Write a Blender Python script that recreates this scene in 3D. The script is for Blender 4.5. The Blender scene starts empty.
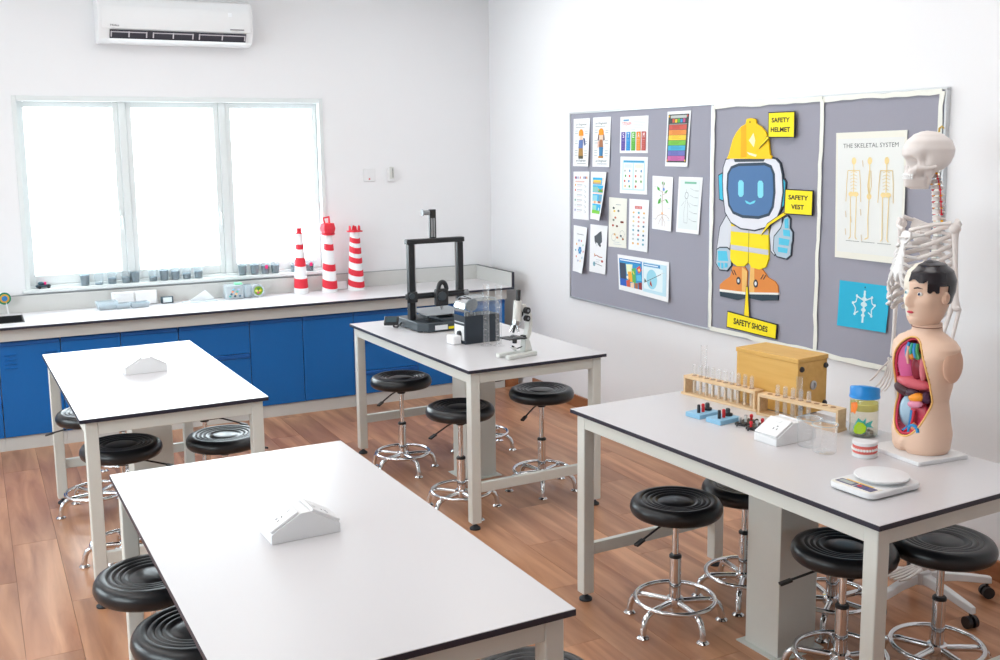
import bpy, math, random
from mathutils import Vector, Matrix

random.seed(7)
SC = bpy.context.scene
COL = SC.collection
R = math.radians

# ------------------------------------------------------------------ camera
cam_d = bpy.data.cameras.new('camera')
cam = bpy.data.objects.new('camera', cam_d)
COL.objects.link(cam)
cam_d.sensor_width = 36.0
cam_d.lens = 37.251
cam_d.shift_x = 0.00563
cam_d.shift_y = -0.03105
cam_d.clip_start = 0.02
cam.matrix_world = Matrix(((0.89186, 0.07623, -0.44584, 0.0),
                           (-0.45215, 0.12359, -0.88334, 0.0),
                           (-0.01223, 0.98940, 0.14469, 1.8395),
                           (0, 0, 0, 1)))
SC.camera = cam

# ------------------------------------------------------------------ sky, daylight, exposure
world = bpy.data.worlds.new('daylight')
SC.world = world
world.use_nodes = True
wn = world.node_tree
bg = wn.nodes['Background']
bg.inputs['Color'].default_value = (0.88, 0.95, 1.0, 1)
bg.inputs['Strength'].default_value = 10.5

def portal(name, loc, rot, sx, sy):
    l = bpy.data.lights.new(name, 'AREA')
    l.shape = 'RECTANGLE'; l.size = sx; l.size_y = sy
    l.cycles.is_portal = True
    o = bpy.data.objects.new(name, l)
    o.location = loc; o.rotation_euler = rot
    COL.objects.link(o)

portal('daylight_portal', (1.337, 7.66, 1.57), (R(-90), 0, 0), 2.09, 1.28)
portal('daylight_portal', (-2.36, 2.1, 1.6), (0, R(-90), 0), 1.3, 2.2)
portal('daylight_portal', (-2.36, 5.2, 1.6), (0, R(-90), 0), 1.3, 2.2)

vs = SC.view_settings
vs.view_transform = 'Standard'
vs.look = 'None'
vs.exposure = 0.05
vs.gamma = 1.0
vs.use_curve_mapping = False

# ------------------------------------------------------------------ materials
def lin(c):
    return tuple(((v / 255) / 12.92 if v / 255 <= 0.04045 else ((v / 255 + 0.055) / 1.055) ** 2.4) for v in c) + (1.0,)

def mat(name, c, rough=0.5, metal=0.0, spec=0.5, noise=0.0, nscale=40.0, bump=0.0, bscale=80.0, coat=0.0, emit=None):
    m = bpy.data.materials.new(name)
    m.use_nodes = True
    nt = m.node_tree
    b = nt.nodes['Principled BSDF']
    col = lin(c)
    b.inputs['Base Color'].default_value = col
    b.inputs['Roughness'].default_value = rough
    b.inputs['Metallic'].default_value = metal
    b.inputs['Specular IOR Level'].default_value = spec
    b.inputs['Coat Weight'].default_value = coat
    m.diffuse_color = col
    if noise or bump:
        tc = nt.nodes.new('ShaderNodeTexCoord')
    if noise:
        n = nt.nodes.new('ShaderNodeTexNoise'); n.inputs['Scale'].default_value = nscale; n.inputs['Detail'].default_value = 4
        nt.links.new(tc.outputs['Object'], n.inputs['Vector'])
        mr = nt.nodes.new('ShaderNodeMapRange')
        mr.inputs['To Min'].default_value = 1 - noise; mr.inputs['To Max'].default_value = 1 + noise
        nt.links.new(n.outputs['Fac'], mr.inputs['Value'])
        mx = nt.nodes.new('ShaderNodeVectorMath'); mx.operation = 'SCALE'
        mx.inputs[0].default_value = col[:3]
        nt.links.new(mr.outputs['Result'], mx.inputs['Scale'])
        nt.links.new(mx.outputs['Vector'], b.inputs['Base Color'])
    if bump:
        n2 = nt.nodes.new('ShaderNodeTexNoise'); n2.inputs['Scale'].default_value = bscale; n2.inputs['Detail'].default_value = 3
        nt.links.new(tc.outputs['Object'], n2.inputs['Vector'])
        bp = nt.nodes.new('ShaderNodeBump'); bp.inputs['Strength'].default_value = bump; bp.inputs['Distance'].default_value = 0.01
        nt.links.new(n2.outputs['Fac'], bp.inputs['Height'])
        nt.links.new(bp.outputs['Normal'], b.inputs['Normal'])
    if emit:
        b.inputs['Emission Color'].default_value = lin(emit[0]); b.inputs['Emission Strength'].default_value = emit[1]
    return m

def glassmat(name, tint=(250, 253, 253), base=0.04, edge=0.55, haze=0.0, hazecol=(235, 240, 240)):
    m = bpy.data.materials.new(name); m.use_nodes = True
    nt = m.node_tree; nt.nodes.clear()
    out = nt.nodes.new('ShaderNodeOutputMaterial')
    tr = nt.nodes.new('ShaderNodeBsdfTransparent'); tr.inputs['Color'].default_value = lin(tint)
    gl = nt.nodes.new('ShaderNodeBsdfGlossy'); gl.inputs['Roughness'].default_value = 0.05
    gl.inputs['Color'].default_value = (0.9, 0.93, 0.94, 1)
    lw = nt.nodes.new('ShaderNodeLayerWeight'); lw.inputs['Blend'].default_value = 0.5
    pw = nt.nodes.new('ShaderNodeMath'); pw.operation = 'POWER'; pw.inputs[1].default_value = 3.0
    nt.links.new(lw.outputs['Facing'], pw.inputs[0])
    mr = nt.nodes.new('ShaderNodeMapRange'); mr.inputs['To Min'].default_value = base; mr.inputs['To Max'].default_value = edge
    nt.links.new(pw.outputs[0], mr.inputs['Value'])
    mix = nt.nodes.new('ShaderNodeMixShader')
    nt.links.new(mr.outputs['Result'], mix.inputs['Fac'])
    nt.links.new(tr.outputs[0], mix.inputs[1]); nt.links.new(gl.outputs[0], mix.inputs[2])
    last = mix
    if haze:
        df = nt.nodes.new('ShaderNodeBsdfDiffuse'); df.inputs['Color'].default_value = lin(hazecol)
        m2 = nt.nodes.new('ShaderNodeMixShader'); m2.inputs['Fac'].default_value = haze
        nt.links.new(mix.outputs[0], m2.inputs[1]); nt.links.new(df.outputs[0], m2.inputs[2]); last = m2
    nt.links.new(last.outputs[0], out.inputs['Surface'])
    return m

def woodmat(name, c1, c2, scale=(1.2, 14, 14), rough=0.38, var=0.0, axis_y=True, coat=0.0):
    m = bpy.data.materials.new(name); m.use_nodes = True
    nt = m.node_tree; b = nt.nodes['Principled BSDF']
    tc = nt.nodes.new('ShaderNodeTexCoord'); mp = nt.nodes.new('ShaderNodeMapping')
    mp.inputs['Scale'].default_value = (scale[1], scale[0], scale[2]) if axis_y else scale
    oi = nt.nodes.new('ShaderNodeObjectInfo')
    va = nt.nodes.new('ShaderNodeVectorMath'); va.operation = 'SCALE'; va.inputs[0].default_value = (37, 91, 53)
    nt.links.new(oi.outputs['Random'], va.inputs['Scale'])
    ad = nt.nodes.new('ShaderNodeVectorMath'); ad.operation = 'ADD'
    nt.links.new(tc.outputs['Object'], mp.inputs['Vector'])
    nt.links.new(mp.outputs['Vector'], ad.inputs[0]); nt.links.new(va.outputs['Vector'], ad.inputs[1])
    n = nt.nodes.new('ShaderNodeTexNoise'); n.inputs['Scale'].default_value = 1.0; n.inputs['Detail'].default_value = 6; n.inputs['Distortion'].default_value = 0.6
    nt.links.new(ad.outputs['Vector'], n.inputs['Vector'])
    cr = nt.nodes.new('ShaderNodeValToRGB')
    cr.color_ramp.elements[0].position = 0.3; cr.color_ramp.elements[0].color = lin(c1)
    cr.color_ramp.elements[1].position = 0.7; cr.color_ramp.elements[1].color = lin(c2)
    nt.links.new(n.outputs['Fac'], cr.inputs['Fac'])
    hs = nt.nodes.new('ShaderNodeHueSaturation')
    mr = nt.nodes.new('ShaderNodeMapRange'); mr.inputs['To Min'].default_value = 1 - var; mr.inputs['To Max'].default_value = 1 + var
    nt.links.new(oi.outputs['Random'], mr.inputs['Value']); nt.links.new(mr.outputs['Result'], hs.inputs['Value'])
    nt.links.new(cr.outputs['Color'], hs.inputs['Color']); nt.links.new(hs.outputs['Color'], b.inputs['Base Color'])
    b.inputs['Roughness'].default_value = rough
    b.inputs['Coat Weight'].default_value = coat
    return m

M = {}
M['wall'] = mat('wall_paint', (238, 238, 240), 0.85, noise=0.01, nscale=3, bump=0.04, bscale=140)
M['ceiling'] = mat('ceiling_paint', (240, 240, 240), 0.9, noise=0.01, nscale=3)
M['plank'] = woodmat('laminate_plank', (152, 99, 68), (206, 152, 115), scale=(1.3, 13, 13), rough=0.33, var=0.13)
M['skirting'] = woodmat('skirting_wood', (140, 88, 55), (172, 115, 78), scale=(1.0, 16, 16), rough=0.45)
M['slab'] = mat('subfloor', (110, 74, 55), 0.8, noise=0.05)
M['upvc'] = mat('white_window_frame', (226, 231, 231), 0.35, noise=0.01)
M['pane'] = glassmat('window_glass', base=0.03, edge=0.3)
M['laminate'] = mat('pale_grey_laminate', (212, 209, 211), 0.28, spec=0.5, noise=0.012, nscale=180)
M['core'] = mat('dark_laminate_edge', (42, 43, 58), 0.45, noise=0.03)
M['frame'] = mat('pale_powder_coated_steel', (222, 224, 218), 0.42, noise=0.01)
M['fascia'] = mat('pale_grey_board', (205, 205, 202), 0.5, noise=0.012)
M['blue'] = mat('blue_cabinet_board', (6, 102, 178), 0.42, noise=0.03, nscale=60)
M['bluedark'] = mat('blue_door_edge', (8, 86, 160), 0.5, noise=0.03)
M['black'] = mat('black_plastic', (34, 35, 38), 0.42, noise=0.04)
M['vinyl'] = mat('black_vinyl', (32, 33, 36), 0.30, noise=0.05, nscale=30, bump=0.02, bscale=300)
M['rubber'] = mat('black_rubber', (40, 44, 50), 0.6, noise=0.03)
M['chrome'] = mat('chrome', (225, 226, 228), 0.09, metal=1.0, noise=0.01)
M['steel'] = mat('satin_steel', (190, 192, 195), 0.28, metal=1.0, noise=0.02)
M['white'] = mat('white_plastic', (234, 234, 235), 0.38, noise=0.008)
M['offwhite'] = mat('cream_plastic', (218, 219, 214), 0.42, noise=0.01)
M['grey'] = mat('grey_plastic', (140, 144, 148), 0.45, noise=0.02)
M['darkgrey'] = mat('dark_grey_metal', (62, 70, 76), 0.45, noise=0.03)
M['felt'] = mat('grey_felt', (160, 160, 172), 0.95, spec=0.1, noise=0.04, nscale=300, bump=0.15, bscale=500)
M['alu'] = mat('aluminium_trim', (205, 208, 210), 0.35, metal=0.7, noise=0.02)
M['tape'] = mat('white_tape', (236, 237, 228), 0.6, noise=0.04, nscale=25)
M['paper'] = mat('white_paper', (240, 241, 243), 0.75, noise=0.008)
M['cream'] = mat('cream_paper', (236, 235, 224), 0.75, noise=0.01)
M['glass'] = glassmat('clear_glass', tint=(255, 255, 255), base=0.015, edge=0.5, haze=0.03, hazecol=(255, 255, 255))
M['tubeglass'] = glassmat('test_tube_glass', tint=(255, 255, 255), base=0.03, edge=0.75, haze=0.10, hazecol=(255, 255, 255))
M['clearplastic'] = glassmat('clear_plastic', tint=(246, 250, 252), base=0.08, edge=0.6, haze=0.06)
M['cuplastic'] = glassmat('thin_cup_plastic', tint=(252, 254, 255), base=0.03, edge=0.25, haze=0.08, hazecol=(240, 246, 250))
M['milk'] = glassmat('milky_plastic', tint=(238, 244, 247), base=0.06, edge=0.4, haze=0.35, hazecol=(232, 240, 244))
M['rackwood'] = woodmat('light_rack_wood', (216, 182, 138), (234, 206, 168), scale=(6, 60, 60), rough=0.55)
M['rackhole'] = mat('drilled_wood', (150, 108, 70), 0.8, noise=0.05)  # wood brown darkened to stand for the shade inside a hole
M['boxwood'] = woodmat('varnished_box_wood', (214, 164, 82), (224, 178, 98), scale=(4, 40, 40), rough=0.4)
M['soil'] = mat('dark_grey_soil', (78, 98, 108), 0.9, noise=0.25, nscale=300)
M['red'] = mat('red_plastic', (215, 35, 45), 0.45, noise=0.03)
M['redpaper'] = mat('red_paper', (222, 38, 58), 0.6, noise=0.03)
M['lightblue'] = mat('light_blue_plastic', (142, 192, 222), 0.45, noise=0.02)
M['jarblue'] = mat('blue_lid', (26, 136, 214), 0.35, noise=0.02)
M['bone'] = mat('bone_plastic', (232, 224, 220), 0.45, noise=0.02, nscale=60)
M['bonew'] = mat('white_cartilage', (244, 243, 242), 0.4, noise=0.01)
M['skin'] = mat('skin_tone_plastic', (236, 200, 176), 0.45, noise=0.015, nscale=30)
M['hair'] = mat('glossy_black_hair', (38, 34, 40), 0.25, noise=0.05)
INK = {}
def ink(c, rough=0.6):
    if c not in INK:
        INK[c] = mat('print_%02x%02x%02x' % c, c, rough, spec=0.3, noise=0.01)
    return INK[c]

# ------------------------------------------------------------------ mesh helpers
class MB:
    def __init__(s):
        s.v = []; s.f = []; s.m = []; s.mi = 0; s.T = Matrix.Identity(4)
    def add(s, vs, fs, mi=None):
        o = len(s.v)
        s.v += [tuple(s.T @ Vector(p)) for p in vs]
        s.f += [tuple(o + i for i in f) for f in fs]
        s.m += [s.mi if mi is None else mi] * len(fs)
        return s
    def box(s, x0, x1, y0, y1, z0, z1):
        return s.add([(x0, y0, z0), (x1, y0, z0), (x1, y1, z0), (x0, y1, z0), (x0, y0, z1), (x1, y0, z1), (x1, y1, z1), (x0, y1, z1)],
                     [(0, 3, 2, 1), (4, 5, 6, 7), (0, 1, 5, 4), (1, 2, 6, 5), (2, 3, 7, 6), (3, 0, 4, 7)])
    def cbox(s, c, d, rz=0, rx=0, ry=0):
        keep = s.T
        s.T = keep @ Matrix.Translation(c) @ Matrix.Rotation(rz, 4, 'Z') @ Matrix.Rotation(ry, 4, 'Y') @ Matrix.Rotation(rx, 4, 'X')
        s.box(-d[0] / 2, d[0] / 2, -d[1] / 2, d[1] / 2, -d[2] / 2, d[2] / 2)
        s.T = keep
        return s
    def lathe(s, prof, n=24, c=(0, 0, 0)):
        vs = []; fs = []
        idx = []
        for r, z in prof:
            if r < 1e-6:
                idx.append([len(vs)]); vs.append((c[0], c[1], c[2] + z))
            else:
                idx.append(list(range(len(vs), len(vs) + n)))
                vs += [(c[0] + r * math.cos(2 * math.pi * k / n), c[1] + r * math.sin(2 * math.pi * k / n), c[2] + z) for k in range(n)]
        for a, b in zip(idx, idx[1:]):
            for k in range(n):
                k2 = (k + 1) % n
                if len(a) == 1 and len(b) == 1: continue
                if len(a) == 1: fs.append((a[0], b[k2], b[k]))
                elif len(b) == 1: fs.append((a[k], a[k2], b[0]))
                else: fs.append((a[k], a[k2], b[k2], b[k]))
        return s.add(vs, fs)
    def cyl(s, p0, p1, r0, r1=None, n=16):
        return s.tube([p0, p1], [r0, r0 if r1 is None else r1], n)
    def tube(s, pts, r, n=8, closed=False, flat=None):
        pts = [Vector(p) for p in pts]
        k = len(pts)
        rr = r if isinstance(r, (list, tuple)) else [r] * k
        vs = []; fs = []
        t0 = (pts[1] - pts[0]).normalized()
        up = Vector((0, 0, 1)) if abs(t0.z) < 0.9 else Vector((1, 0, 0))
        nrm = (up - t0 * up.dot(t0)).normalized()
        for i in range(k):
            if closed: t = (pts[(i + 1) % k] - pts[i - 1]).normalized()
            else: t = (pts[min(i + 1, k - 1)] - pts[max(i - 1, 0)]).normalized()
            nrm = (nrm - t * nrm.dot(t)).normalized()
            bi = t.cross(nrm)
            for j in range(n):
                a = 2 * math.pi * j / n
                vs.append(tuple(pts[i] + nrm * (rr[i] * math.cos(a) * (flat or 1)) + bi * (rr[i] * math.sin(a))))
        for i in range(k if closed else k - 1):
            i2 = (i + 1) % k
            for j in range(n):
                j2 = (j + 1) % n
                fs.append((i * n + j, i * n + j2, i2 * n + j2, i2 * n + j))
        if not closed:
            fs.append(tuple(reversed(range(n)))); fs.append(tuple(range((k - 1) * n, k * n)))
        return s.add(vs, fs)
    def ell(s, c, r, u=16, v=10, rot=None):
        keep = s.T
        s.T = keep @ Matrix.Translation(c) @ (rot.to_4x4() if rot else Matrix.Identity(4)) @ Matrix.Diagonal((r[0], r[1], r[2], 1))
        s.lathe([(math.sin(math.pi * i / v) if 0 < i < v else 0, -math.cos(math.pi * i / v)) for i in range(v + 1)], u)
        s.T = keep
        return s
    def prism(s, poly, d0, d1, f):
        """extrude a 2-D outline between depths d0 and d1; f(a, b, d) -> point"""
        n = len(poly)
        vs = [f(a, b, d0) for a, b in poly] + [f(a, b, d1) for a, b in poly]
        fs = [tuple(range(n)), tuple(reversed(range(n, 2 * n)))]
        fs += [((i + 1) % n, i, n + i, n + (i + 1) % n) for i in range(n)]
        return s.add(vs, fs)
    def rbox(s, x0, x1, y0, y1, z0, z1, r, n=4):
        """box with rounded vertical edges"""
        P = []
        for cx, cy, a0 in ((x1 - r, y1 - r, 0), (x0 + r, y1 - r, 90), (x0 + r, y0 + r, 180), (x1 - r, y0 + r, 270)):
            for k in range(n + 1):
                a = R(a0 + 90 * k / n); P.append((cx + r * math.cos(a), cy + r * math.sin(a)))
        return s.prism(P[::-1], z0, z1, lambda a, b, d: (a, b, d))
    def mesh(s, name, mats, smooth=35):
        me = bpy.data.meshes.new(name)
        me.from_pydata(s.v, [], s.f)
        for m in (mats if isinstance(mats, (list, tuple)) else [mats]):
            me.materials.append(m)
        if any(s.m): me.polygons.foreach_set('material_index', s.m)
        if smooth:
            me.shade_smooth(); me.set_sharp_from_angle(angle=R(smooth))
        me.update()
        return me
    def build(s, name, mats, parent=None, smooth=35, bev=0.0, seg=2, sub=0, loc=None, rz=0.0, fix=True):
        me = s.mesh(name, mats, smooth)
        if fix: fixnormals(me)
        return link(name, me, parent, bev, seg, sub, loc, rz)

def fixnormals(me):
    import bmesh
    bm = bmesh.new(); bm.from_mesh(me)
    bmesh.ops.recalc_face_normals(bm, faces=bm.faces)
    bm.to_mesh(me); bm.free()

def link(name, me, parent=None, bev=0.0, seg=2, sub=0, loc=None, rz=0.0):
    o = bpy.data.objects.new(name, me)
    COL.objects.link(o)
    o.parent = parent
    if loc is not None: o.location = loc
    if rz: o.rotation_euler = (0, 0, rz)
    if bev:
        b = o.modifiers.new('bevel', 'BEVEL'); b.width = bev; b.segments = seg; b.limit_method = 'ANGLE'; b.angle_limit = R(40)
    if sub:
        q = o.modifiers.new('smooth', 'SUBSURF'); q.levels = sub; q.render_levels = sub
    return o

def tag(o, label=None, cat=None, group=None, kind=None):
    if label: o['label'] = label
    if cat: o['category'] = cat
    if group: o['group'] = group
    if kind: o['kind'] = kind
    return o

def thing(name, label, cat, loc=(0, 0, 0), rz=0.0, group=None):
    o = bpy.data.objects.new(name, None)
    COL.objects.link(o)
    o.empty_display_size = 0.05
    o.location = loc; o.rotation_euler = (0, 0, rz)
    return tag(o, label, cat, group)

def dup(root, loc, rz, label, lift=None):
    r = root.copy(); COL.objects.link(r)
    r.location = loc; r.rotation_euler = (0, 0, rz); r['label'] = label
    for ch in list(root.children):
        c = ch.copy(); COL.objects.link(c); c.parent = r
        if lift and c.name.split('.')[0] in lift[0]: c.location.z += lift[1]
        for g in list(ch.children):
            d = g.copy(); COL.objects.link(d); d.parent = c
    return r

def struct(o):
    o['kind'] = 'structure'
    return o

TXT = {}
def text2d(body, bold=0.0):
    """outline of a word as flat triangles, fitted into the unit square"""
    if (body, bold) in TXT: return TXT[(body, bold)]
    cu = bpy.data.curves.new('lettering', 'FONT'); cu.body = body; cu.resolution_u = 3; cu.offset = bold
    ob = bpy.data.objects.new('lettering', cu); COL.objects.link(ob)
    dg = bpy.context.evaluated_depsgraph_get(); dg.update()
    ev = ob.evaluated_get(dg); me = ev.to_mesh()
    vs = [(v.co.x, v.co.y) for v in me.vertices]; fs = [tuple(p.vertices) for p in me.polygons]
    ev.to_mesh_clear(); bpy.data.objects.remove(ob); bpy.data.curves.remove(cu)
    x0 = min(p[0] for p in vs); x1 = max(p[0] for p in vs); y0 = min(p[1] for p in vs); y1 = max(p[1] for p in vs)
    TXT[(body, bold)] = ([((p[0] - x0) / (x1 - x0), (p[1] - y0) / (y1 - y0)) for p in vs], fs)
    return TXT[(body, bold)]

# ------------------------------------------------------------------ the room
XW, YW, XL, YF, ZC = 3.765, 7.50, -2.2, -2.8, 3.1
floor = struct(MB().box(XL - .15, XW + .15, YF - .15, YW + .15, -0.12, -0.008).build('floor', M['slab'], smooth=0))
pw, pl = 0.195, 1.26
row = 0
pm_cache = {}
x = XW
while x > XL:
    xa = max(x - pw, XL)
    y = YW - pl * ((row * 0.37 + 0.15) % 1.0)
    top = YW
    while top > YF:
        ya = max(y, YF)
        key = (round(x - xa, 3), round(top - ya, 3))
        if key not in pm_cache:
            b = MB(); hx, hy, g = (x - xa) / 2, (top - ya) / 2, 0.0007
            b.box(-hx + g, hx - g, -hy + g, hy - g, -0.008, 0.0)
            pm_cache[key] = b.mesh('plank', M['plank'], 0)
        link('plank', pm_cache[key], floor, loc=((x + xa) / 2, (top + ya) / 2, 0))
        top = ya; y = ya - pl
    x = xa; row += 1

struct(MB().box(XL - .15, XW + .15, YF - .15, YW + .15, ZC, ZC + .1).build('ceiling', M['ceiling'], smooth=0))
struct(MB().box(XW, XW + .15, YF - .15, YW + .15, -.12, ZC).build('wall_right', M['wall'], smooth=0))
struct(MB().box(XL - .15, XW + .15, YF - .15, YF, -.12, ZC).build('wall_front', M['wall'], smooth=0))
WX0, WX1, WZ0, WZ1 = 0.294, 2.38, 0.93, 2.213
b = MB()
b.box(XL - .15, WX0, YW, YW + .15, -.12, ZC); b.box(WX1, XW + .15, YW, YW + .15, -.12, ZC)
b.box(WX0, WX1, YW, YW + .15, -.12, WZ0); b.box(WX0, WX1, YW, YW + .15, WZ1, ZC)
struct(b.build('wall_back', M['wall'], smooth=0))
b = MB()
ys = [YF - .15, 1.0, 3.2, 4.1, 6.3, YW + .15]
for i in range(0, 5, 2): b.box(XL - .15, XL, ys[i], ys[i + 1], -.12, ZC)
for i in (1, 3):
    b.box(XL - .15, XL, ys[i], ys[i + 1], -.12, .95); b.box(XL - .15, XL, ys[i], ys[i + 1], 2.25, ZC)
struct(b.build('wall_left', M['wall'], smooth=0))

def sash_window(name, w, h, splits, loc, rz):
    """frame lies in local x-z, the room is towards -y"""
    f = MB()
    f.box(0, .03, -.012, .10, 0, h); f.box(w - .03, w, -.012, .10, 0, h)
    f.box(.03, w - .03, -.012, .10, h - .035, h); f.box(.03, w - .03, .03, .10, 0, .03)
    for sx in splits: f.box(sx - .024, sx + .024, .045, .10, .03, h - .035)
    fr = struct(f.build(name, M['upvc'], bev=.003, loc=loc, rz=rz))
    xs = [.03] + list(splits) + [w - .03]
    for i in range(len(xs) - 1):
        a = xs[i] + (.024 if i else 0) + .001; c = xs[i + 1] - (.024 if i < len(splits) else 0) - .001
        s = MB(); t = .037
        z0, z1 = .031, h - .036
        s.box(a, a + t, .055, .09, z0, z1); s.box(c - t, c, .055, .09, z0, z1)
        s.box(a + t, c - t, .055, .09, z1 - t, z1); s.box(a + t, c - t, .055, .09, z0, z0 + t * 1.7)
        so = s.build('sash', M['upvc'], fr, bev=.003)
        MB().box(a + t - .003, c - t + .003, .070, .075, z0 + t * 1.7 - .003, z1 - t + .003).build('pane', M['pane'], so, smooth=0)
        hd = MB(); hd.box(c - .024, c - .008, .045, .055, h * .36, h * .36 + .05); hd.tube([(c - .016, .047, h * .37), (c - .016, .028, h * .36), (c - .016, .026, h * .30)], .005, 8)
        hd.build('handle', M['upvc'], so)
    return fr

w1 = sash_window('window_1', WX1 - WX0, WZ1 - WZ0, [.684, 1.360], (WX0, YW, WZ0), 0)
struct(MB().box(WX0 - .02, WX1 + .02, YW - .03, YW + .055, WZ0 - .012, WZ0 + .012).build('sill_board', M['upvc'], w1, bev=.003, loc=(-WX0, -YW, -WZ0)))
del w1.children[-1]['kind']
sash_window('window_2', 2.2, 1.3, [.73, 1.46], (XL, 1.0, .95), R(90))
sash_window('window_3', 2.2, 1.3, [.73, 1.46], (XL, 4.1, .95), R(90))

b = MB(); b.box(XW - .018, XW, YF, 6.80, 0, .09)
struct(b.build('baseboard_right', M['skirting'], bev=.003))
b = MB(); b.box(3.605, 3.72, 6.97, 7.46, 0, .13)
struct(b.build('trim_1', M['skirting'], bev=.002))

# ceiling lamps, out of the picture, that light the room from above
lamp_m = mat('lamp_diffuser', (255, 255, 255), 0.6, emit=((255, 253, 250), 3.6))
lampspots = [(x, y) for x in (-.9, 1.3, 2.9) for y in (2.2, 4.0, 5.9)]
for i, (x, y) in enumerate(lampspots):
    t = thing('ceiling_lamp', 'flat white ceiling lamp panel, ' + ('over the aisle', 'over the tables', 'near the board wall')[i // 3] + (' by the entrance', ' in the middle', ' near the window')[i % 3], 'lamp', (x, y, ZC), 0, 'ceiling lamp panels')
    MB().box(-.30, .30, -.60, .60, -.05, 0).build('housing', M['white'], t, bev=.004)
    MB().box(-.28, .28, -.58, .58, -.054, -.0505).build('diffuser', lamp_m, t, smooth=0)
# ------------------------------------------------------------------ lab tables
ZT = 0.80
def lab_table(label, cx, cy, w, l, rot, ped):
    t = thing('lab_table', label, 'table', (cx, cy, 0), R(rot), 'laboratory tables')
    hw, hl = w / 2, l / 2
    MB().box(-hw, hw, -hl, hl, ZT - .017, ZT - .0015).build('tabletop', M['core'], t, bev=.001)
    MB().box(-hw + .001, hw - .001, -hl + .001, hl - .001, ZT - .0015, ZT).build('top_surface', M['laminate'], t, smooth=0)
    a0, a1 = ZT - .072, ZT - .0172
    for sx in (-1, 1):
        x0, x1 = sorted((sx * (hw - .022), sx * (hw - .047)))
        MB().box(x0, x1, -hl + .0702, hl - .0702, a0, a1).build('apron', M['frame'], t, bev=.002)
    for sy in (-1, 1):
        y0, y1 = sorted((sy * (hl - .022), sy * (hl - .047)))
        MB().box(-hw + .0702, hw - .0702, y0, y1, a0, a1).build('apron', M['frame'], t, bev=.002)
        MB().box(-hw + .0702, hw - .0702, y0, y1, .185, .235).build('stretcher', M['frame'], t, bev=.003)
    for sx in (-1, 1):
        for sy in (-1, 1):
            x, y = sx * (hw - .045), sy * (hl - .045)
            lg = MB().box(x - .025, x + .025, y - .025, y + .025, .032, a1).build('leg', M['frame'], t, bev=.004)
            MB().lathe([(0, 0), (.027, 0), (.027, .007), (.012, .018), (.009, .022), (.009, .0318), (0, .0318)], 16, (x, y, 0)).build('foot', M['rubber'], lg)
    p = MB().box(ped[0] - .092, ped[0] + .095, ped[1] - .1, ped[1] + .066, .004, a1).build('pedestal', M['frame'], t, bev=.003)
    MB().box(ped[0] - .115, ped[0] + .118, ped[1] - .123, ped[1] + .09, 0, .004).build('flange', M['frame'], p, smooth=0)
    MB().lathe([(0, 0), (.008, 0), (.008, .003), (0, .003)], 12).build('cable_plug', M['skirting'], p, loc=(ped[0], ped[1] - .1, .62)).rotation_euler = (R(90), 0, 0)
    return t

lab_table('lab table in the foreground with only a white socket block on it', .751, 2.691, .792, 1.582, 1.06, (.05, .045))
lab_table('lab table beside the window counter with only a white socket block on it', .679, 5.044, .757, 1.537, 1.55, (.02, .10))
lab_table('lab table carrying the microscope and the black desktop printer', 2.408, 5.114, .788, 1.567, 1.80, (.05, .045))
lab_table('lab table carrying the torso model, test tube racks and kitchen scale', 2.514, 2.731, .782, 1.526, 2.66, (.05, .045))

# ------------------------------------------------------------------ stools
def make_stool():
    t = thing('lab_stool', 'stool', 'stool', (0, 0, 0), 0, 'round black swivel stools')
    prof = [(0, .447), (.152, .447), (.164, .450), (.172, .458), (.1765, .473), (.174, .488), (.166, .501), (.152, .508), (.137, .508), (.131, .503), (.125, .506), (.118, .506),
            (.112, .500), (.106, .504), (.099, .504), (.093, .498), (.087, .502), (.080, .502), (.074, .496), (.066, .4965), (.060, .500), (.045, .503), (.02, .5045), (0, .505)]
    MB().lathe(prof, 48).build('seat', M['vinyl'], t, smooth=60)
    b = MB(); b.lathe([(0, .405), (.022, .405), (.026, .413), (.032, .428), (.06, .4468), (0, .4468)], 20)
    b.build('seat_base', M['black'], t)
    lv = MB(); lv.tube([(.02, 0, .430), (.10, 0, .420), (.195, 0, .396)], .0045, 8)
    lv.cbox((.213, 0, .390), (.045, .020, .009), ry=R(15)); lv.build('lever', M['black'], t, bev=.002)
    MB().cyl((0, 0, .16), (0, 0, .408), .0125, n=16).build('piston', M['chrome'], t)
    MB().lathe([(0, .055), (.0225, .055), (.0225, .270), (0, .270)], 20).build('column', M['chrome'], t)
    MB().lathe([(.0128, .2702), (.024, .2702), (.024, .278), (.0195, .283), (.0128, .283)], 20).build('collar_ring', M['black'], t)
    MB().lathe([(.0227, .070), (.033, .073), (.036, .090), (.033, .107), (.0227, .110)], 20).build('hub', M['chrome'], t)
    n = 40
    MB().tube([(.153 * math.cos(2 * math.pi * k / n), .153 * math.sin(2 * math.pi * k / n), .104) for k in range(n)], .0095, 8, closed=True).build('foot_ring', M['chrome'], t, smooth=60)
    lm = MB().tube([(.028, 0, .091), (.08, 0, .091), (.130, 0, .090), (.155, 0, .085), (.172, 0, .072), (.182, 0, .052), (.187, 0, .028), (.188, 0, .012)], .0125, 10).mesh('leg', M['chrome'], 60)
    fm = MB().lathe([(0, 0), (.023, 0), (.024, .004), (.018, .010), (.012, .013), (0, .013)], 16, (.188, 0, 0)).mesh('foot', M['chrome'], 40)
    fixnormals(lm); fixnormals(fm)
    for k in range(5):
        lg = link('leg', lm, t, rz=2 * math.pi * k / 5); link('foot', fm, lg)
    return t
UP = ('seat', 'seat_base', 'lever', 'piston')
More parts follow.
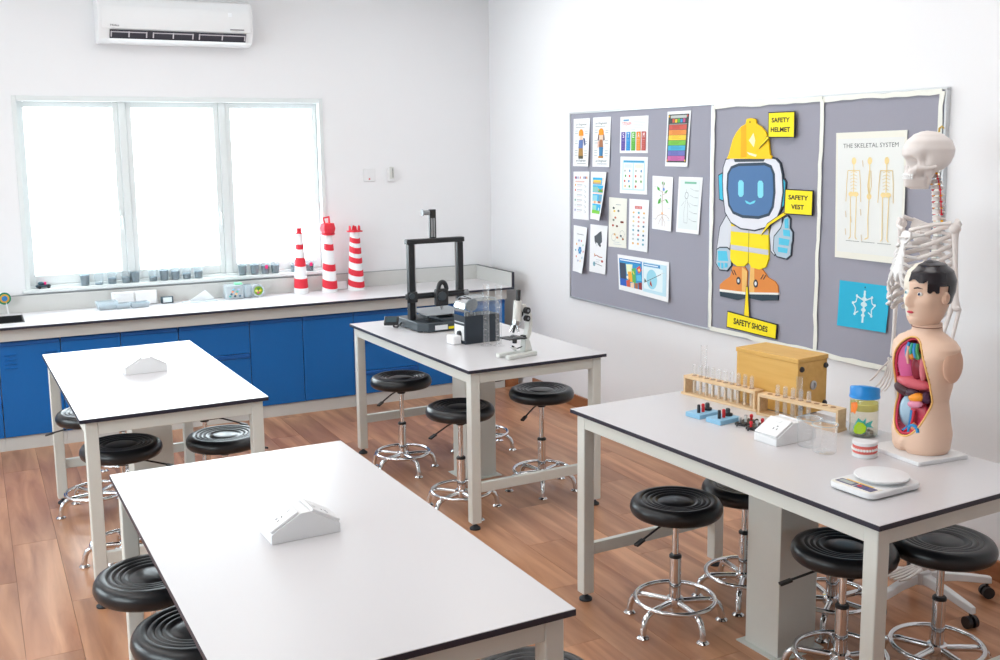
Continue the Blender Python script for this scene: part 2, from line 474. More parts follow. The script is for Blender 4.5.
stools = [
    ((2.325, 3.085), -.004, 195, 195, 'black stool in front of the pedestal with its whole chrome base in view'),
    ((2.720, 3.150), -.022, 245, 80, 'black stool half hidden behind the pedestal, under the test tube racks'),
    ((2.558, 2.458), -.008, 165, 270, 'black stool under the near corner of the torso table, partly behind its leg'),
    ((2.899, 2.345), -.012, 25, 260, 'black stool in front of the white caster base, at the right picture edge'),
    ((2.868, 2.812), .0, 100, 0, 'stool behind the torso table pedestal showing only its chrome foot ring'),
    ((2.130, 5.420), .047, 215, 60, 'black stool under the far left side of the microscope table, next to blue drawers'),
    ((2.142, 4.645), .045, 205, 130, 'black stool partly behind the front left leg of the microscope table'),
    ((2.672, 4.745), .050, 215, 170, 'black stool at the right side of the microscope table, lever to its left'),
    ((2.723, 5.574), .0, 40, 30, 'stool behind the microscope table pedestal with only its chrome base showing'),
    ((.522, 4.740), .055, 340, 95, 'black stool behind the front left leg of the window side table'),
    ((.989, 4.800), .018, 20, 40, 'black stool with bright window glare on its seat, under the window side table'),
    ((.480, 5.545), .028, 160, 120, 'black stool peeking out at the far left edge of the window side table'),
    ((1.040, 5.530), .0, 330, 10, 'stool whose underside and lever show below the far right of the window side table'),
    ((.685, 6.070), .03, 175, 50, 'stool beyond the window side table with only a bit of chrome column showing'),
    ((.418, 3.185), .055, 20, 75, 'black stool at the far left edge of the foreground table'),
    ((.470, 2.765), .05, 30, 100, 'black stool in the lower left corner, nearer of two beside the foreground table'),
    ((1.190, 2.170), .0, 100, 20, 'black stool under the near right end of the foreground table, seat only'),
]
proto = make_stool()
for i, ((x, y), dz, lev, rz, lab) in enumerate(stools[1:] + stools[:1]):
    last = i == len(stools) - 1
    if last:
        o = proto; o.location = (x, y, 0); o.rotation_euler = (0, 0, R(rz)); o['label'] = lab
        for c in o.children:
            if c.name.split('.')[0] in UP: c.location.z += dz
    else:
        o = dup(proto, (x, y, 0), R(rz), lab, (UP, dz))
    for c in o.children:
        if c.name.split('.')[0] == 'lever': c.rotation_euler = (0, 0, R(lev - rz))

# ------------------------------------------------------------------ window counter
CZ, CF, CE = .794, 6.866, 3.635
wt = thing('worktop', 'long pale worktop with raised back edge under the window', 'worktop', (0, 0, 0))
b = MB(); s = MB()
sk = (-.32, .257, 7.04, 7.36)
yb = YW - .001
for z0, z1, q, e in ((CZ - .017, CZ - .0015, b, 0), (CZ - .0015, CZ, s, .001)):
    q.box(XL + .001, sk[0], CF + e, yb, z0, z1); q.box(sk[1], CE - e, CF + e, yb, z0, z1)
    q.box(sk[0], sk[1], CF + e, sk[2], z0, z1); q.box(sk[0], sk[1], sk[3], yb, z0, z1)
b.build('slab', M['core'], wt, smooth=0); s.build('top_surface', M['laminate'], wt, smooth=0)
up = thing('counter_upstand', 'low pale upstand board running along the wall behind the worktop', 'upstand', (0, 0, 0))
MB().box(XL + .001, CE - .02, yb - .02, yb, CZ + .0003, .905).build('back_board', M['fascia'], up, smooth=0)
MB().box(CE - .0195, CE - .0015, CF + .0015, yb, CZ + .0003, .905).build('side_board', M['fascia'], up, smooth=0)
MB().box(XL + .001, CE, yb - .021, yb, .9051, .908).build('top_edge', M['grey'], up, smooth=0)
MB().box(CE - .021, CE, CF, yb - .0212, .9051, .908).build('top_edge', M['darkgrey'], up, smooth=0)
MB().box(CE - .021, CE, CF - .004, CF + .0014, CZ + .0003, .9049).build('end_edge', M['core'], up, smooth=0)
MB().box(XL + .001, CE - .04, 6.915, 6.935, .700, CZ - .0172).build('fascia_rail', M['fascia'], wt, smooth=0)

t = thing('sink_basin', 'black rectangular sink set into the worktop at the left', 'sink', (0, 0, 0))
b = MB()
x0, x1, y0, y1 = sk[0] + .001, sk[1] - .001, sk[2] + .001, sk[3] - .001
for q in ((x0, x0 + .008, y0, y1), (x1 - .008, x1, y0, y1), (x0, x1, y0, y0 + .008), (x0, x1, y1 - .008, y1)): b.box(*q, .709, CZ + .002)
b.box(x0, x1, y0, y1, .7025, .709)
b.build('bowl', M['black'], t, smooth=0)
MB().lathe([(0, 0), (.03, 0), (.03, .004), (.022, .004), (.018, .001), (0, .001)], 20, ((x0 + x1) / 2, (y0 + y1) / 2, .7092)).build('drain', M['chrome'], t)

FY = 6.955
def cabinet(label, x0, x1, doors, louvre=False):
    t = thing('base_cabinet', label, 'cabinet', ((x0 + x1) / 2, FY, 0), 0, 'blue base cabinets under the window')
    c = (x0 + x1) / 2
    MB().box(x0 - c + .001, x1 - c - .001, .02, .50, .085, .699).build('carcass', M['fascia'], t, smooth=0)
    MB().box(x0 - c + .0005, x1 - c - .0005, .012, .50, 0, .0845).build('plinth', M['fascia'], t, smooth=0)
    for (a, e, z0, z1, kind) in doors:
        d = MB().box(a - c + .0025, e - c - .0025, 0, .0195, z0, z1).build(kind, M['blue'], t, bev=.0015)
        MB().box(a - c + .004, e - c - .004, -.010, -.0002, z1 - .028, z1 - .002).build('finger_grip', M['bluedark'], d, bev=.004)
        if louvre and kind == 'door':
            for gx in (a + .03, e - .10):
                for k in range(4):
                    zz = z1 - .085 - k * .028
                    MB().cbox((gx + .035 - c, -.003, zz), (.07, .008, .007), rx=R(25)).build('vent_slot', M['blue'], d, bev=.001)
    return t
Z0, Z1 = .089, .692
cabinet('blue cabinet with vent slots in the door, below the black sink', .09, .447, [(.09, .447, Z0, Z1, 'door')], True)
cabinet('blue two-door cabinet behind the window side table', .447, 1.169, [(.447, .806, Z0, Z1, 'door'), (.806, 1.169, Z0, Z1, 'door')])
cabinet('blue two-drawer cabinet under the round glass jars', 1.169, 1.639, [(1.169, 1.639, .473, Z1, 'drawer'), (1.169, 1.639, Z0, .469, 'drawer')])
cabinet('blue two-door cabinet in the open gap between both back tables', 1.639, 2.381, [(1.639, 2.009, Z0, Z1, 'door'), (2.009, 2.381, Z0, Z1, 'door')])
cabinet('blue three-drawer cabinet behind the left legs of the microscope table', 2.381, 2.871, [(2.381, 2.871, .485, Z1, 'drawer'), (2.381, 2.871, .258, .481, 'drawer'), (2.381, 2.871, Z0, .254, 'drawer')])
cabinet('blue two-door cabinet at the right end of the counter', 2.871, 3.6, [(2.871, 3.235, Z0, Z1, 'door'), (3.235, 3.6, Z0, Z1, 'door')])
cabinet('blue cabinet at the left picture edge, left of the vented door', -.62, .09, [(-.62, -.265, Z0, Z1, 'door'), (-.265, .09, Z0, Z1, 'door')])
# ------------------------------------------------------------------ air conditioner and wall plates
t = thing('air_conditioner', 'white split air conditioner high on the wall above the window', 'air conditioner', (1.338, YW, 2.555))
pr = [(0, .30), (-.13, .30), (-.175, .285), (-.20, .24), (-.205, .14), (-.195, .075), (-.16, .02), (-.11, .0), (0, .0)]
F = lambda a, b, d: (d, a, b)
MB().prism(pr, -.505, .505, F).build('casing', M['white'], t, bev=.006)
MB().prism([(-.2055, .235), (-.209, .225), (-.2125, .14), (-.2035, .085), (-.1985, .083), (-.2055, .14)], -.485, .485, F).build('front_panel', M['white'], t, bev=.002)
MB().prism([(-.2035, .078), (-.2055, .078), (-.172, .026), (-.168, .024)], -.435, .455, F).build('outlet', ink((60, 58, 66)), t, smooth=0)
for a, e in ((-.43, -.20), (-.165, .10), (.135, .45)):
    b = MB()
    for q in ((a, a + .008), ((a + e) / 2 - .004, (a + e) / 2 + .004), (e - .008, e)): b.prism([(-.2057, .068), (-.2077, .068), (-.186, .034), (-.183, .033)], q[0], q[1], F)
    b.prism([(-.2050, .066), (-.2070, .066), (-.2045, .060), (-.2020, .061)], a, e, F)
    b.build('guide_vane', ink((196, 190, 196)), t, smooth=0)
MB().prism([(-.172, .024), (-.178, .024), (-.150, .004), (-.140, .003)], -.44, .46, F).build('flap', M['white'], t, bev=.001)
def decal_text(body, parent, name, place, m):
    vs, fs = text2d(body)
    b = MB(); b.add([place(u, v) for u, v in vs], fs)
    return b.build(name, m, parent, smooth=0, fix=False)
decal_text('Midea', t, 'maker_mark', lambda u, v: (-.43 + .055 * u, -.2094 + .004 * (v - .5), .098 + .014 * v), ink((120, 120, 126)))
MB().box(.335, .36, -.2122, -.2105, .19, .215).build('indicator', ink((250, 252, 255)), t, smooth=0)
MB().box(.345, .44, -.2107, -.2082, .100, .108).build('model_strip', ink((150, 148, 152)), t, smooth=0)

t = thing('socket_plate', 'square white wall plate with tiny red light right of the window', 'wall plate', (2.731, YW, 1.645))
MB().box(-.048, .048, -.010, 0, -.048, .048).build('plate', M['white'], t, bev=.004)
MB().box(-.014, .014, -.014, -.0102, -.02, .024).build('rocker', M['white'], t, bev=.002)
MB().lathe([(0, 0), (.006, 0), (.006, .003), (0, .003)], 10, (0, 0, 0)).build('indicator', M['red'], t, loc=(-.002, -.0102, -.03)).rotation_euler = (R(90), 0, 0)
t = thing('remote_holder', 'narrow white remote control holder right of the square wall plate', 'remote holder', (2.906, YW, 1.642))
MB().box(-.028, .028, -.022, 0, -.05, .048).build('cradle', M['white'], t, bev=.004)
MB().box(-.018, .018, -.030, -.0222, -.028, .062).build('remote', M['offwhite'], t, bev=.003)
MB().box(.004, .010, -.0315, -.0302, -.02, .05).build('button_strip', ink((120, 124, 126)), t, smooth=0)

# ------------------------------------------------------------------ notice board and its sheets
XB = 3.745
bd = thing('notice_board', 'long grey felt notice board in three panels on the wall', 'notice board', (XB, 4.674, .783))
b0, b1, bh = 3.119 - 4.674, 6.229 - 4.674, 1.289
for k, (a, e) in enumerate(((b0, -.835), (-.835, .010), (.010, b1))):
    MB().box(0, .0195, a + .001, e - .001, .012, bh - .012).build('felt_panel', M['felt'], bd, smooth=0)
for (q, n) in (((b0, b1, 0, .012), 'trim_rail'), ((b0, b1, bh - .012, bh), 'trim_rail'), ((b0, b0 + .012, .012, bh - .012), 'trim_rail'), ((b1 - .012, b1, .012, bh - .012), 'trim_rail'), ((.004, .016, .012, bh - .012), 'trim_rail')):
    MB().box(-.006, .0198, *q).build(n, M['alu'], bd, bev=.002)
rt = random.Random(3)
def tape(p, q, w=.024):
    n = max(4, int((Vector(p) - Vector(q)).length / .06))
    d = (Vector(q) - Vector(p)).normalized(); nr = Vector((-d.y, d.x))
    b = MB(); vs = []; fs = []
    for i in range(n + 1):
        c = Vector(p).lerp(Vector(q), i / n) + nr * rt.uniform(-.004, .004)
        ww = w / 2 * rt.uniform(.85, 1.15); off = -.0065 - rt.uniform(.001, .005)
        for sg in (-1, 1): vs.append((off, c.x + nr.x * ww * sg, c.y + nr.y * ww * sg))
        for sg in (-1, 1): vs.append((off + .0015, c.x + nr.x * ww * sg, c.y + nr.y * ww * sg))
    for i in range(n):
        o = i * 4
        fs += [(o, o + 1, o + 5, o + 4), (o + 2, o + 6, o + 7, o + 3), (o, o + 4, o + 6, o + 2), (o + 1, o + 3, o + 7, o + 5)]
    b.add(vs, fs); b.build('white_tape', M['tape'], bd, smooth=60)
tape((-.008, .02), (-.008, bh - .018)); tape((-.835, .02), (-.835, bh - .018)); tape((b0 + .024, .02), (b0 + .024, bh - .018))
tape((-.008, bh - .020), (-.835, bh - .020)); tape((-.835, bh - .020), (b0 + .024, bh - .020))
tape((-.008, .018), (-.835, .018)); tape((-.835, .018), (b0 + .024, .018))

class Sheet:
    """a sheet of paper pinned to the board; u runs to the right, v down, both 0..1"""
    def __init__(s, name, label, y0, z0, w, h, top=0.0, bot=0.0, lean=0.0, curl=0.0, paper=None, group='sheets pinned to the grey board', cat='poster'):
        s.w, s.h, s.tp, s.bt, s.ln, s.cl = w, h, top, bot, lean, curl
        s.t = thing(name, label, cat, (XB, y0, z0), 0, group)
        b = MB(); n = 9; vs = []; fs = []
        for off in (.0012, .0022):
            for j in range(n):
                for i in range(n): vs.append(s.at(i / (n - 1), j / (n - 1), off))
        N = n * n
        for j in range(n - 1):
            for i in range(n - 1):
                a = j * n + i
                fs.append((a, a + 1, a + n + 1, a + n)); fs.append((N + a, N + a + n, N + a + n + 1, N + a + 1))
        rim = [i for i in range(n)] + [j * n + n - 1 for j in range(1, n)] + [(n - 1) * n + i for i in range(n - 2, -1, -1)] + [j * n for j in range(n - 2, 0, -1)]
        for a, c in zip(rim, rim[1:] + rim[:1]): fs.append((a, c, N + c, N + a))
        b.add(vs, fs); b.build('paper', paper or M['paper'], s.t, smooth=60)
        s.b = MB(); s.mats = []; s.layer = 0
    def at(s, u, v, off):
        c = s.cl * max(0, u * .7 + v * .5 - .35) ** 2 + .0015 * math.sin(3 * v) * u
        y = -(u * s.w) + (s.ln * v)
        z = -v * s.h + (s.tp * (1 - v) + s.bt * v) * u
        return (-off - c, y, z)
    def _mi(s, c):
        m = ink(c)
        if m not in s.mats: s.mats.append(m)
        return s.mats.index(m)
    def poly(s, pts, c):
        s.layer += 1
        off = .003 + .00007 * s.layer
        s.b.add([s.at(u, v, off) for u, v in pts], [tuple(range(len(pts)))], s._mi(c)); return s
    def rect(s, u0, v0, u1, v1, c, n=1):
        nu = max(1, math.ceil((u1 - u0) / .07)); nv = max(1, math.ceil((v1 - v0) / .07))
        for i in range(nu):
            for j in range(nv):
                a, e = u0 + (u1 - u0) * i / nu, u0 + (u1 - u0) * (i + 1) / nu
                f, g = v0 + (v1 - v0) * j / nv, v0 + (v1 - v0) * (j + 1) / nv
                if i or j: s.layer -= 1
                s.poly([(a, f), (e, f), (e, g), (a, g)], c)
        return s
    def disc(s, u, v, ru, c, k=None, n=12):
        rv = ru * s.w / s.h * (k or 1)
        return s.poly([(u + ru * math.cos(2 * math.pi * i / n), v + rv * math.sin(2 * math.pi * i / n)) for i in range(n)], c)
    def line(s, pts, wd, c):
        fine = [pts[0]]
        for (a, f), (e, g) in zip(pts, pts[1:]):
            k = max(1, math.ceil(max(abs(e - a), abs(g - f)) / .12))
            fine += [(a + (e - a) * i / k, f + (g - f) * i / k) for i in range(1, k + 1)]
        L0 = s.layer
        for (a, f), (e, g) in zip(fine, fine[1:]):
            s.layer = L0
            dx, dy = (e - a) * s.w, (g - f) * s.h; L = math.hypot(dx, dy) or 1
            nx, ny = -dy / L * wd / s.w, dx / L * wd / s.h
            s.poly([(a + nx, f + ny), (e + nx, g + ny), (e - nx, g - ny), (a - nx, f - ny)], c)
        return s
    def text(s, body, u0, v0, u1, v1, c):
        vs, fs = text2d(body); s.layer += 1; off = .003 + .00007 * s.layer
        s.b.add([s.at(u0 + (u1 - u0) * a, v1 + (v0 - v1) * q, off) for a, q in vs], fs, s._mi(c)); return s
    def done(s):
        tag(s.b.build('print', s.mats, s.t, smooth=0, fix=False), kind='stuff'); return s.t

G1, G2, G3 = (200, 204, 208), (160, 166, 170), (90, 96, 100)
rp = random.Random(11)
def scrib(s, u0, u1, v0, v1, n, c=G1):
    for k in range(n):
        v = v0 + (v1 - v0) * k / max(1, n - 1)
        s.rect(u0, v, u0 + (u1 - u0) * rp.uniform(.6, 1), v + .010, c)

def engineer(name, label, y0, z0, w, h, kw, girl):
    s = Sheet(name, label, y0, z0, w, h, **kw)
    s.text('an Engineer', .14, .10, .82, .155, (40, 70, 74)); s.rect(.14, .178, .70, .186, (70, 90, 92))
    for v in (.25, .30, .46, .51, .66, .71, .76): s.rect(.10, v, .28, v + .012, G2); s.rect(.72, v + .01, .90, v + .022, G2)
    hat = (240, 150, 30)
    s.poly([(.34, .36), (.35, .27), (.42, .225), (.54, .225), (.62, .27), (.64, .36)], hat)
    s.disc(.49, .40, .10, (240, 205, 180))
    if girl:
        s.poly([(.33, .34), (.38, .36), (.36, .47), (.29, .46)], (96, 58, 44)); s.poly([(.62, .34), (.66, .36), (.70, .46), (.62, .47)], (96, 58, 44))
        s.poly([(.40, .45), (.58, .45), (.62, .60), (.38, .60)], (170, 112, 76)); s.poly([(.38, .60), (.62, .60), (.60, .78), (.40, .78)], (58, 124, 170))
        s.poly([(.36, .78), (.64, .78), (.64, .82), (.34, .82)], (200, 140, 60)); s.poly([(.30, .48), (.38, .48), (.36, .60), (.29, .62)], (235, 190, 170))
    else:
        s.poly([(.36, .45), (.62, .44), (.62, .62), (.34, .62)], (98, 122, 176)); s.poly([(.62, .40), (.74, .42), (.80, .55), (.72, .57)], (70, 92, 140))
        s.poly([(.36, .62), (.62, .62), (.66, .80), (.34, .80)], (170, 130, 70)); s.poly([(.34, .78), (.66, .78), (.66, .84), (.36, .84)], (84, 80, 62))
    s.text('an Engineer', .20, .855, .86, .91, (40, 70, 74)); s.rect(.28, .935, .86, .943, (90, 100, 104))
    s.done()
engineer('engineer_poster', 'white sheet with a boy in orange hard hat, top left of the board', 6.175, 2.027, .215, .321, dict(lean=.008, curl=.02), False)
engineer('engineer_poster', 'white sheet with a pigtailed girl in orange hard hat and blue trousers', 5.925, 2.029, .216, .324, dict(lean=.009, curl=.01), True)

s = Sheet('steam_poster', 'white sheet with five coloured bars spelling STEAM', 5.602, 2.023, .308, .228, lean=.006)
s.text('STEAM', .08, .15, .40, .24, (225, 90, 80)); s.rect(.12, .08, .32, .12, (90, 160, 200)); scrib(s, .48, .92, .10, .30, 6); s.rect(.40, .36, .55, .38, G1)
for k, (c, L) in enumerate((((92, 74, 158), 'S'), ((40, 140, 205), 'T'), ((92, 176, 60), 'E'), ((240, 140, 50), 'A'), ((190, 84, 78), 'M'))):
    u = .055 + k * .185
    s.rect(u, .42, u + .145, .93, c); s.text(L, u + .045, .45, u + .105, .58, (250, 250, 250)); s.rect(u + .02, .64, u + .125, .645, (240, 240, 240))
    for v in (.68, .74, .80, .86): s.rect(u + .03, v, u + .115, v + .012, tuple(min(255, int(x * .75 + 60)) for x in c))
s.done()

s = Sheet('chart_sheet', 'pale blue bordered chart with small pictures below the STEAM sheet', 5.599, 1.773, .302, .233, top=-.002, lean=.006)
s.rect(.09, .10, .91, .90, (196, 226, 240)); s.rect(.13, .10, .87, .155, (70, 165, 205)); s.rect(.13, .17, .47, .87, (240, 244, 244)); s.rect(.52, .17, .87, .87, (240, 240, 232))
s.rect(.16, .20, .44, .30, (216, 226, 228)); s.rect(.55, .20, .84, .30, (226, 226, 214))
for i in range(4):
    for j in range(4):
        u, v = (.20, .36, .60, .78)[i] + rp.uniform(-.02, .02), .38 + j * .14
        if rp.random() < .85: s.disc(u, v, .028, rp.choice(((205, 70, 60), (70, 140, 190), (90, 160, 80), (220, 180, 90), (170, 175, 170))), n=8)
s.done()

s = Sheet('rainbow_chart', 'dark framed chart with seven rainbow colour stripes', 5.102, 2.038, .227, .322, lean=.018, curl=.012)
s.rect(.06, .055, .94, .925, (70, 74, 72)); s.rect(.16, .075, .84, .125, (190, 196, 190))
for k, c in enumerate(((200, 90, 70), (245, 205, 60), (90, 180, 70), (60, 150, 205), (205, 90, 140))): s.rect(.24 + k * .115, .135 + .01 * (k % 2), .33 + k * .115, .205, c)
s.rect(.12, .225, .88, .24, (150, 156, 150))
for k, c in enumerate(((205, 92, 80), (236, 148, 70), (246, 206, 66), (122, 194, 70), (70, 172, 206), (112, 116, 186), (200, 104, 164))):
    s.rect(.11, .245 + k * .094, .87, .333 + k * .094, c)
    for j in range(3): s.rect(.24, .262 + k * .094 + j * .02, .24 + rp.uniform(.3, .5), .268 + k * .094 + j * .02, tuple(int(x * .8) for x in c))
s.disc(.11, .09, .03, (240, 190, 60), n=6); s.disc(.89, .09, .03, (220, 90, 80), n=6); s.disc(.11, .89, .03, (240, 150, 60), n=6); s.disc(.89, .89, .03, (235, 200, 60), n=6)
s.done()

s = Sheet('worksheet', 'mostly white sheet with a short row of coloured letters, left board edge', 6.178, 1.669, .204, .325, top=.003, lean=.006)
for u, c in ((.10, (200, 70, 60)), (.17, (90, 80, 150)), (.28, (150, 150, 180)), (.42, (220, 110, 60)), (.66, (90, 90, 160)), (.76, (80, 80, 140)), (.84, (230, 150, 70))): s.rect(u, .10, u + .06, .15, c)
scrib(s, .14, .86, .195, .21, 2, (230, 170, 150))
for k in range(6):
    v = .28 + k * .105
    s.disc(.15, v, .04, ((244, 176, 80), (226, 110, 80), (235, 235, 235), (120, 170, 150), (220, 220, 220), (140, 130, 190))[k], n=8); s.rect(.26, v - .01, .60, v + .002, G2); s.rect(.26, v + .03, .52, v + .038, (236, 200, 190)); s.line([(.72, v), (.84, v + .03), (.76, v + .05)], .0012, G2)
s.done()

s = Sheet('comic_sheet', 'white sheet with bright blue cartoon panels, curling at its lower corner', 5.950, 1.672, .203, .317, lean=.008, curl=.085)
for (v0, v1) in ((.12, .27), (.28, .44), (.46, .64), (.67, .86)): s.rect(.12, v0, .86, v1, (44, 176, 226), 3)
s.rect(.16, .17, .66, .22, (246, 206, 70)); s.rect(.12, .215, .66, .25, (205, 165, 120)); s.rect(.74, .12, .86, .27, (240, 225, 200))
s.rect(.14, .31, .46, .42, (140, 200, 190)); s.rect(.50, .36, .88, .42, (90, 170, 70)); s.rect(.12, .43, .86, .465, (246, 214, 200)); s.disc(.82, .36, .05, (240, 160, 90), n=8); s.disc(.52, .37, .04, (240, 160, 90), n=8)
s.rect(.14, .49, .46, .61, (150, 210, 222)); s.rect(.56, .48, .84, .62, (110, 165, 190)); s.rect(.12, .61, .86, .66, (246, 224, 206)); s.disc(.30, .635, .05, (240, 150, 80), n=8); s.rect(.52, .61, .80, .645, (170, 90, 70))
s.rect(.14, .70, .44, .80, (150, 214, 200)); s.rect(.12, .80, .86, .87, (130, 205, 70), 3); s.disc(.68, .77, .05, (250, 245, 240), n=8)
s.done()

s = Sheet('insect_sheet', 'cream sheet with small drawings of insects', 5.730, 1.510, .208, .325, top=-.003, bot=.004, lean=.004, paper=M['cream'])
s.rect(.40, .13, .68, .142, G2)
for u, v, c in ((.28, .21, (70, 80, 80)), (.32, .27, (236, 200, 80)), (.55, .26, (110, 120, 120)), (.38, .40, (196, 120, 80)), (.28, .45, (120, 130, 110)), (.72, .48, (110, 50, 36)), (.80, .48, (130, 60, 44)), (.25, .56, (190, 80, 60)), (.48, .57, (120, 70, 50)), (.35, .74, (240, 190, 100)), (.50, .80, (220, 150, 100)), (.70, .76, (90, 110, 120)), (.82, .82, (170, 110, 80))): s.disc(u, v, .06, c, .6, n=8)
for u, v in ((.3, .8), (.78, .72)): s.line([(u + .13 * math.cos(k), v + .075 * math.sin(k)) for k in [i * .7 for i in range(10)]], .001, G2)
scrib(s, .30, .80, .89, .93, 2)
s.done()
s = Sheet('icon_sheet', 'white sheet with red heading and three columns of tiny icons', 5.495, 1.508, .216, .324, lean=.007, curl=.01)
s.rect(.30, .13, .66, .185, (214, 110, 104))
for k in range(4): s.rect(.36 + k * .075, .14, .372 + k * .075, .175, (245, 240, 240))
for i in range(3):
    for j in range(8):
        s.disc(.24 + i * .27, .26 + j * .086, .055, rp.choice(((110, 175, 190), (236, 190, 110), (226, 130, 110), (190, 200, 200), (90, 130, 150), (240, 220, 150), (225, 170, 160))), .6, n=7)
s.done()
s = Sheet('plant_sheet', 'white sheet with a drawing of a green leafed plant and its roots', 5.248, 1.658, .212, .324, top=-.004, bot=-.004, curl=.02)
br = (170, 130, 96)
s.line([(.53, .10), (.52, .30), (.50, .50), (.52, .68), (.53, .92)], .0018, br)
for q in ([(.52, .70), (.30, .74), (.18, .82)], [(.52, .70), (.74, .72), (.88, .78)], [(.52, .74), (.38, .84), (.34, .9)], [(.53, .76), (.68, .86), (.66, .92)], [(.52, .30), (.34, .26)], [(.52, .34), (.72, .30)], [(.50, .48), (.40, .44)], [(.50, .46), (.68, .42)]): s.line(q, .0011, br)
lf = (84, 178, 70)
for q in ([(.38, .28), (.26, .25), (.24, .19), (.36, .22)], [(.60, .30), (.72, .25), (.78, .25), (.70, .30)], [(.44, .40), (.42, .50), (.28, .52), (.32, .44)], [(.64, .42), (.74, .42), (.84, .49), (.74, .48)], [(.50, .16), (.46, .12), (.52, .09)], [(.56, .17), (.62, .14), (.60, .10)], [(.40, .36), (.44, .34), (.46, .38)]): s.poly(q, lf)
s.disc(.57, .24, .05, (110, 150, 215), n=7); s.disc(.52, .685, .04, (246, 190, 120), n=7)
for v in (.09, .2, .37, .58, .8): s.rect(.08, v, .22, v + .006, G1); s.rect(.80, v, .94, v + .006, G1)
s.done()
s = Sheet('body_sheet', 'pale sheet with a faint outline drawing under a green heading bar', 4.983, 1.657, .226, .327, lean=.022, curl=.012, paper=M['paper'])
s.rect(.08, .05, .92, .93, (226, 234, 234)); s.rect(.27, .085, .76, .12, (120, 190, 160))
s.line([(.38 + .07 * math.cos(k * .7), .33 + .06 * math.sin(k * .7)) for k in range(10)], .0012, G3)
for q in ([(.36, .22), (.37, .27)], [(.36, .40), (.30, .62), (.33, .82), (.47, .82), (.47, .62), (.42, .40)], [(.30, .44), (.18, .52)], [(.44, .44), (.56, .54)]): s.line(q, .001, G2)
for v in (.24, .36, .50, .64, .78): s.line([(.52, v - .04), (.72, v)], .0007, G2); s.rect(.73, v - .005, .88, v + .004, G2)
s.done()
s = Sheet('molecule_sheet', 'white sheet with a blue dot cluster ringed by coloured dots, lower corner curled', 6.176, 1.300, .188, .322, top=-.007, lean=.012, curl=.06)
s.rect(.26, .17, .76, .18, G3)
for k in range(6): s.disc(.52 + .10 * math.cos(k * 1.05), .52 + .055 * math.sin(k * 1.05), .055, (54, 130, 190), n=8)
s.disc(.52, .52, .06, (110, 185, 220), n=8)
for k, c in enumerate(((226, 120, 80), (110, 180, 200), (240, 190, 100), (140, 140, 190), (220, 130, 110), (96, 170, 190), (236, 170, 90), (120, 150, 200), (226, 110, 90), (120, 190, 150))): s.disc(.52 + .33 * math.cos(k * .628), .53 + .23 * math.sin(k * .628), .042, c, n=8)
s.done()
s = Sheet('animal_sheet', 'white sheet with a dark grey animal drawing above small figures', 5.958, 1.319, .215, .323, lean=.015, curl=.015)
s.poly([(.26, .24), (.40, .20), (.50, .16), (.60, .13), (.66, .12), (.70, .22), (.72, .34), (.60, .40), (.56, .44), (.44, .38), (.34, .40), (.28, .34)], (82, 88, 94)); s.disc(.42, .40, .07, (226, 228, 230), n=8); s.disc(.62, .42, .05, (70, 74, 80), n=7)
s.line([(.28, .66), (.40, .63), (.60, .66), (.78, .66)], .003, (176, 96, 76)); s.disc(.30, .62, .03, (220, 170, 110), n=6); s.disc(.78, .74, .07, (186, 84, 70), .6, n=7); s.disc(.30, .82, .08, (130, 175, 190), n=8); s.line([(.30, .80), (.80, .84)], .0015, G3); scrib(s, .40, .70, .72, .76, 2)
s.done()
s = Sheet('landscape_poster', 'wide white sheet with a busy blue cartoon and a pale blue lever diagram', 5.627, 1.143, .563, .229, bot=-.012, lean=-.02, curl=.03)
s.rect(.03, .10, .485, .86, (52, 150, 205), 4); s.rect(.03, .10, .485, .19, (40, 130, 200)); s.rect(.05, .125, .46, .155, (225, 238, 246)); s.rect(.04, .22, .16, .66, (66, 76, 96)); s.rect(.04, .66, .16, .86, (50, 96, 190))
for q, c in (([(.17, .24), (.30, .22), (.28, .48), (.18, .52)], (232, 240, 200)), ([(.20, .44), (.27, .40), (.30, .70), (.21, .72)], (246, 176, 60)), ([(.28, .34), (.36, .30), (.36, .72), (.29, .76)], (92, 176, 96)), ([(.38, .30), (.44, .22), (.48, .34), (.42, .44)], (222, 92, 90)), ([(.37, .50), (.46, .46), (.48, .62), (.38, .64)], (90, 190, 226)), ([(.16, .70), (.24, .64), (.24, .86), (.17, .86)], (206, 92, 66)), ([(.25, .74), (.32, .70), (.32, .86), (.25, .86)], (240, 206, 170)), ([(.33, .72), (.40, .70), (.40, .86), (.34, .86)], (170, 110, 80)), ([(.41, .68), (.48, .66), (.48, .86), (.42, .86)], (150, 60, 60))): s.poly(q, c)
s.line([(.30, .40), (.33, .48)], .004, (250, 230, 100)); s.disc(.19, .60, .02, (240, 240, 230), n=7); s.disc(.43, .34, .018, (250, 230, 120), n=6)
s.rect(.505, .10, .96, .88, (192, 224, 236), 3); s.rect(.52, .12, .84, .20, (70, 140, 195)); s.rect(.53, .145, .80, .175, (220, 232, 242)); s.rect(.52, .22, .89, .80, (224, 238, 242)); s.disc(.68, .52, .105, (150, 208, 226), n=16)
s.line([(.53, .64), (.86, .34)], .0018, (96, 100, 104)); s.poly([(.66, .54), (.69, .70), (.63, .70)], (176, 70, 50)); s.poly([(.54, .52), (.58, .60), (.53, .62)], (70, 90, 80)); s.rect(.86, .30, .93, .31, G1)
s.done()

